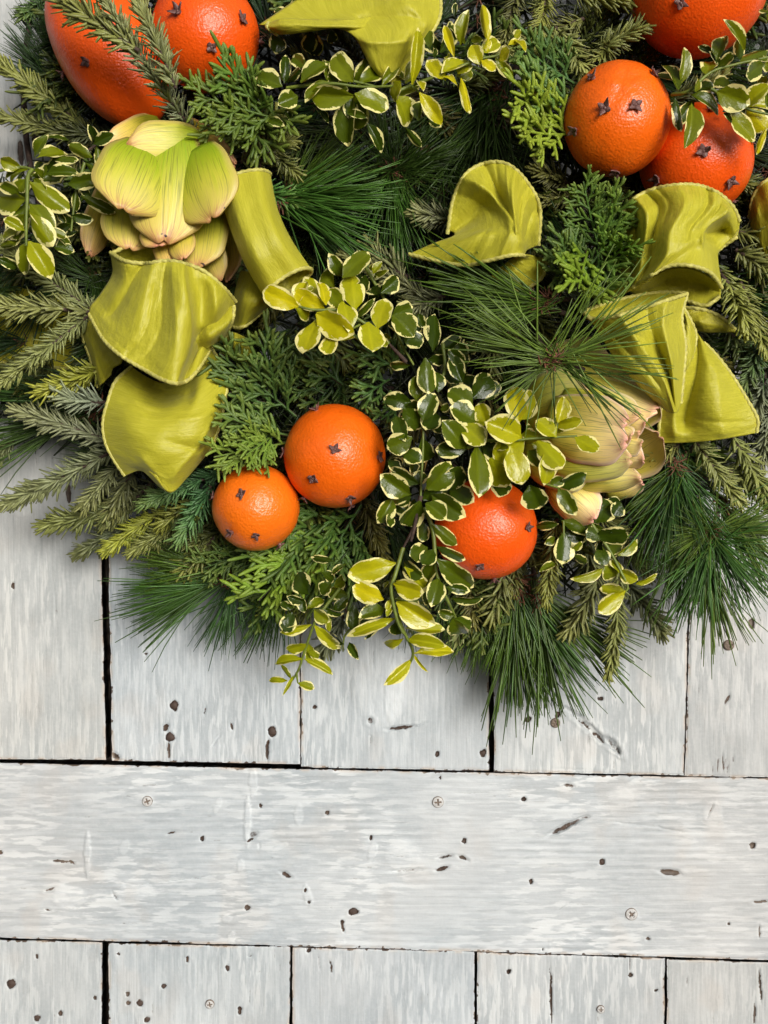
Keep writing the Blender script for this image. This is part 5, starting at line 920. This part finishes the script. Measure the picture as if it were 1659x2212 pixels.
pin((1190,780,.146), (1075,850,.155), PB, 'needles of the big pine tuft reaching down left to the dark leaves', 39)
pin((1160,655,.110), (950,590,.125), PG, 'pine tuft under the fanned ribbon with needles pointing left', 38)
pin((1180,650,.110), (1020,670,.125), PG, 'pine tuft behind the big open one, needles level to the left', 38)
pin((843,372,.060), (700,420,.075), PD, 'dark pine tuft at the dim middle of the wreath, needles to the left', 75)
pin((850,372,.060), (985,330,.070), PD, 'dark pine tuft at the dim middle of the wreath, needles to the right', 75)
pin((845,380,.062), (870,545,.078), (.040,.100,.020), 'pine needles falling through the dim middle of the wreath', 38)
pin((850,360,.058), (800,240,.070), PD, 'dark pine needles rising under the top leaf sprig', 38)
pin((612,432,.080), (815,400,.100), (.048,.120,.026), 'bright pine tuft from beside the curled loop, needles to the right', 38)
pin((612,436,.082), (790,520,.100), (.044,.115,.026), 'bright pine tuft from beside the curled loop, needles down right', 38)
pin((620,430,.07), (760,320,.08), PG, 'pine tuft right of the curled loop, needles up right', 38)
pin((1050,190,.045), (1060,430,.060), PD, 'very dark pine needles hanging under the bright top sprig', 38)
pin((1080,200,.045), (960,400,.060), PD, 'dark pine needles hanging down left under the bright top sprig', 38)
pin((1010,200,.040), (860,330,.050), (.022,.05,.012), 'dark pine needles behind the tip of the bright top sprig', 38)
pin((1150,260,.04), (1130,400,.05), PD, 'dark pine needles left of the wrinkled orange', 38)
pin((480,1258,.045), (290,1268,.050), (.040,.100,.022), 'pine tuft fanning left over the second board', 20)
pin((490,1250,.045), (310,1340,.050), (.042,.100,.022), 'pine tuft fanning down left over the second board', 20)
pin((500,1240,.045), (330,1200,.055), PG, 'pine tuft pointing left beneath the smallest orange', 20)
pin((505,1255,.045), (470,1390,.050), (.025,.075,.018), 'deep green pine needles hanging under the smallest orange', 38)
pin((560,1240,.040), (570,1370,.045), (.022,.062,.014), 'deep green pine needles hanging beside the low cedar tips', 38)
pin((1115,1280,.050), (1125,1500,.050), (.045,.100,.024), 'long pine tuft hanging straight down over the fourth board', 20)
pin((1120,1270,.050), (1245,1460,.050), (.040,.095,.022), 'long pine tuft hanging down right over the fourth board', 20)
pin((1110,1260,.048), (1085,1420,.050), PG, 'pine tuft hanging over the gap between third and fourth boards', 38)
pin((1150,1270,.048), (1330,1420,.050), PG, 'pine needles pointing down right under the hanging fir sprigs', 20)
pin((1000,1260,.04), (1010,1380,.045), PD, 'dark pine needles hanging under the lower orange', 38)
pin((880,1300,.03), (900,1385,.035), PD, 'dark pine needles behind the bright lower sprig', 38)
pin((1535,1160,.080), (1480,1330,.085), (.045,.115,.028), 'open pine tuft hanging at the lower right, needles straight down', 38)
pin((1535,1155,.082), (1640,1290,.085), (.045,.115,.028), 'open pine tuft at the lower right, needles down right', 75)
pin((1545,1150,.080), (1690,1120,.085), PB, 'open pine tuft at the lower right, needles to the right edge', 38)
pin((1530,1150,.082), (1440,1180,.09), PB, 'open pine tuft at the lower right, short needles to the left', 75)
pin((1460,1015,.075), (1440,1200,.085), (.030,.080,.022), 'blue green pine tuft hanging right of the tilted artichoke', 38)
pin((1455,1010,.075), (1530,1180,.085), (.032,.085,.022), 'blue green pine tuft hanging under the wide ribbon tail', 38)
pin((1470,1000,.070), (1390,1110,.080), PG, 'pine needles beside the lowest bract of the tilted artichoke', 38)
pin((115,170,.040), (20,90,.050), (.025,.060,.022), 'dark pine tuft at the left edge above the olive fir', 38)
pin((120,140,.040), (70,10,.050), (.022,.055,.020), 'dark pine tuft pointing up at the left of the oval orange', 38)
pin((130,200,.040), (50,160,.048), (.03,.07,.02), 'dark pine tuft just left of the oval orange', 38)
pin((190,870,.050), (-10,838,.055), (.035,.085,.022), 'pine tuft reaching level to the left edge below the flat ribbon end', 20)
pin((200,890,.048), (-10,950,.050), (.060,.110,.035), 'pine tuft spreading down left over the first board', 20)
pin((215,610,.060), (120,560,.070), PD, 'dark pine needles below the hanging pale leaves', 38)
pin((200,590,.060), (235,700,.070), PD, 'dark pine needles left of the ruffled loop', 38)
pin((300,1000,.05), (160,960,.055), PD, 'dark pine needles behind the grey fir at left', 38)
pin((1500,760,.05), (1600,740,.06), PD, 'dark pine needles above the wide ribbon tail', 38)
pin((1640,720,.055), (1655,860,.065), (.04,.11,.02), 'green pine needles at the right edge above the tail point', 38)

fir((430,1105,.050), (285,1192,.055), (.15,.155,.045), 'olive fir sprig low over the second board left of the smallest orange')
fir((330,1040,.04), (225,1125,.045), (.12,.125,.055), 'grey fir sprig under the torn tail over the dark gap')
fir((470,1150,.05), (400,1225,.05), (.13,.135,.035), 'olive fir tip under the smallest orange, over the second board')
ced((600,1170,.050), (440,1228,.058), (.055,.10,.03), 'dark cedar spray peeking out under the smallest orange to the left')
ced((650,1230,.045), (540,1330,.050), (.07,.12,.03), 'cedar spray low over the second board, right of the pine')
pin((560,1205,.045), (350,1240,.050), PG, 'pine tuft behind the cedar, its needles level over the second board', 20)
pin((620,1230,.040), (560,1390,.045), (.030,.075,.016), 'pine needles hanging down to the second board behind the cedar tips', 38)
pin((960,1290,.040), (985,1400,.045), PG, 'short pine needles under the lower orange beside the bright lower sprig', 38)
pin((1045,1270,.045), (1035,1420,.048), PG, 'pine needles hanging over the third board under the lower orange', 38)
fir((1040,1270,.045), (985,1385,.048), (.12,.13,.055), 'grey fir tip hanging over the third board right of the bright sprig')
fir((1090,1230,.06), (1060,1330,.062), (.13,.13,.04), 'short olive fir tip right under the lower orange')
pin((1160,1300,.052), (1185,1520,.052), (.06,.11,.022), 'lowest pine needles over the fourth board', 20)
pin((1105,1290,.050), (1100,1510,.052), PG, 'lowest pine needles beside the gap of the third and fourth boards', 20)
pin((1560,1090,.072), (1660,1250,.078), PB, 'pine tuft at the right edge, needles falling over the last board', 38)
pin((1480,1090,.070), (1455,1290,.075), PG, 'long pine needles falling over the fourth board right of the fir tips', 20)
pin((1520,1180,.078), (1560,1370,.080), PB, 'lowest needles of the lower right pine, over the last seam', 20)
pin((1420,1050,.065), (1400,1200,.070), PG, 'pine needles falling from under the tilted artichoke', 38)

# ------------------------------------------------------------------ mass behind, gap shade painted into its colours: filler sprigs and the wreath base
POLY = np.array([(96,-170),(108,40),(100,200),(130,330),(40,390),(-120,440),(-160,900),(60,900),(215,960),(330,1105),(420,1180),(560,1215),(700,1250),(860,1310),(1000,1330),(1130,1320),(1250,1250),(1370,1150),(1500,1080),(1620,1000),(1860,960),(1860,-170)])
def inside(x, y, poly=POLY):
    r = False; n = len(poly)
    for i in range(n):
        x0, y0 = poly[i]; x1, y1 = poly[i-1]
        if (y0 > y) != (y1 > y) and x < (x1-x0)*(y-y0)/(y1-y0)+x0: r = not r
    return r
MARKS = [(236,104,'oval orange'),(444,77,'glossy round orange'),(1508,0,'top right orange'),(1333,259,'wrinkled orange'),(1503,346,'orange behind the pleated loop'),(724,986,'round middle orange'),(553,1097,'smallest orange'),(1049,1142,'lower orange'),(362,450,'plump artichoke'),(1285,948,'tilted artichoke'),(350,680,'ruffled ribbon loop'),(360,920,'torn ribbon tail'),(580,490,'curled ribbon loop'),(1080,480,'fanned ribbon curl'),(1450,530,'pleated ribbon loop'),(1390,760,'ribbon cone fold'),(1530,850,'wide ribbon tail'),(860,60,'top ribbon'),(800,190,'top leaf sprig'),(1020,140,'bright top sprig'),(90,420,'hanging pale leaves'),(730,660,'bright centre leaves'),(930,850,'dark leaf sprig'),(860,1250,'bright lower sprig'),(680,1380,'thin hanging sprig'),(850,380,'dim middle of the wreath'),(1200,770,'big open pine tuft'),(620,850,'long cedar spray'),(1180,230,'yellow green cedar'),(80,680,'flat ribbon end'),(100,920,'grey fir at left'),(1250,1200,'small leaf sprig'),(1500,1100,'lower right pine tuft'),(1640,450,'cut off ribbon loop'),(1620,680,'olive fir at the right edge'),(540,240,'bushy cedar spray')]
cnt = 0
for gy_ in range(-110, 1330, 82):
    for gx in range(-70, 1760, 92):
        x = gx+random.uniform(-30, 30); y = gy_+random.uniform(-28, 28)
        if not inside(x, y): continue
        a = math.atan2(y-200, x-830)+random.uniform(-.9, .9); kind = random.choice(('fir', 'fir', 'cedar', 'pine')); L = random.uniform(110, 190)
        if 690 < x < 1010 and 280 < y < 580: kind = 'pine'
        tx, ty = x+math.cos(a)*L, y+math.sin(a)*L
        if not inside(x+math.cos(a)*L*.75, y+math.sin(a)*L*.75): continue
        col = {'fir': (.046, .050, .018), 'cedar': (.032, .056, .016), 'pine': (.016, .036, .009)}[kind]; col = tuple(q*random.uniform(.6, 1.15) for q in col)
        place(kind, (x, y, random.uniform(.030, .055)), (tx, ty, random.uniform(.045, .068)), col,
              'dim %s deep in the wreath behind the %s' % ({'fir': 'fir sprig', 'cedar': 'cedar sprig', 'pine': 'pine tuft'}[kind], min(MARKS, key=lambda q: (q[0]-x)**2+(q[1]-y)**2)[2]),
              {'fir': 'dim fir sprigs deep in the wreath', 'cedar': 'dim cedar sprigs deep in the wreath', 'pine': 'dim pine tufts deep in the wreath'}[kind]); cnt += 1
BASE = thing('wreath_base', 'dense dark evergreen wreath base hanging on the boards, glimpsed in gaps between sprigs', 'wreath', P(830, 400, .02))
loc = np.array(BASE.location)
pts = []
while len(pts) < 9000:
    x, y = random.uniform(-150, 1850), random.uniform(-160, 1320)
    if inside(x, y): pts.append((x, y, random.uniform(.004, .034)))
pts = PA(np.array(pts)); n = len(pts); an = rng.uniform(0, 2*np.pi, n)
dirs = np.stack([np.cos(an), -rng.uniform(.0, .5, n), np.sin(an)], -1)
v, f, t, i = blades(pts, dirs, rng.normal(0, 1, (n, 3))+np.array([0, -1.2, 0]), rng.uniform(60, 120, n)*U1, rng.uniform(5, 9, n)*U1, 2*U1, rng.normal(0, .15, n), 2, .4)
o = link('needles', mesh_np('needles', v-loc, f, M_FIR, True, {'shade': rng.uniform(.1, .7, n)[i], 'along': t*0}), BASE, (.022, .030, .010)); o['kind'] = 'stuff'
for rr_, dd in ((640, .018), (820, .014), (980, .012)):
    aa = np.linspace(0, 2*np.pi, 120); ring = PA(np.stack([830+rr_*.95*np.cos(aa), 200+rr_*np.sin(aa), dd+.003*np.sin(aa*9)], -1))-loc
    v, f = tube(ring, 7*U1, 6); link('ring', mesh_np('ring', v, f, M_BARK), BASE)
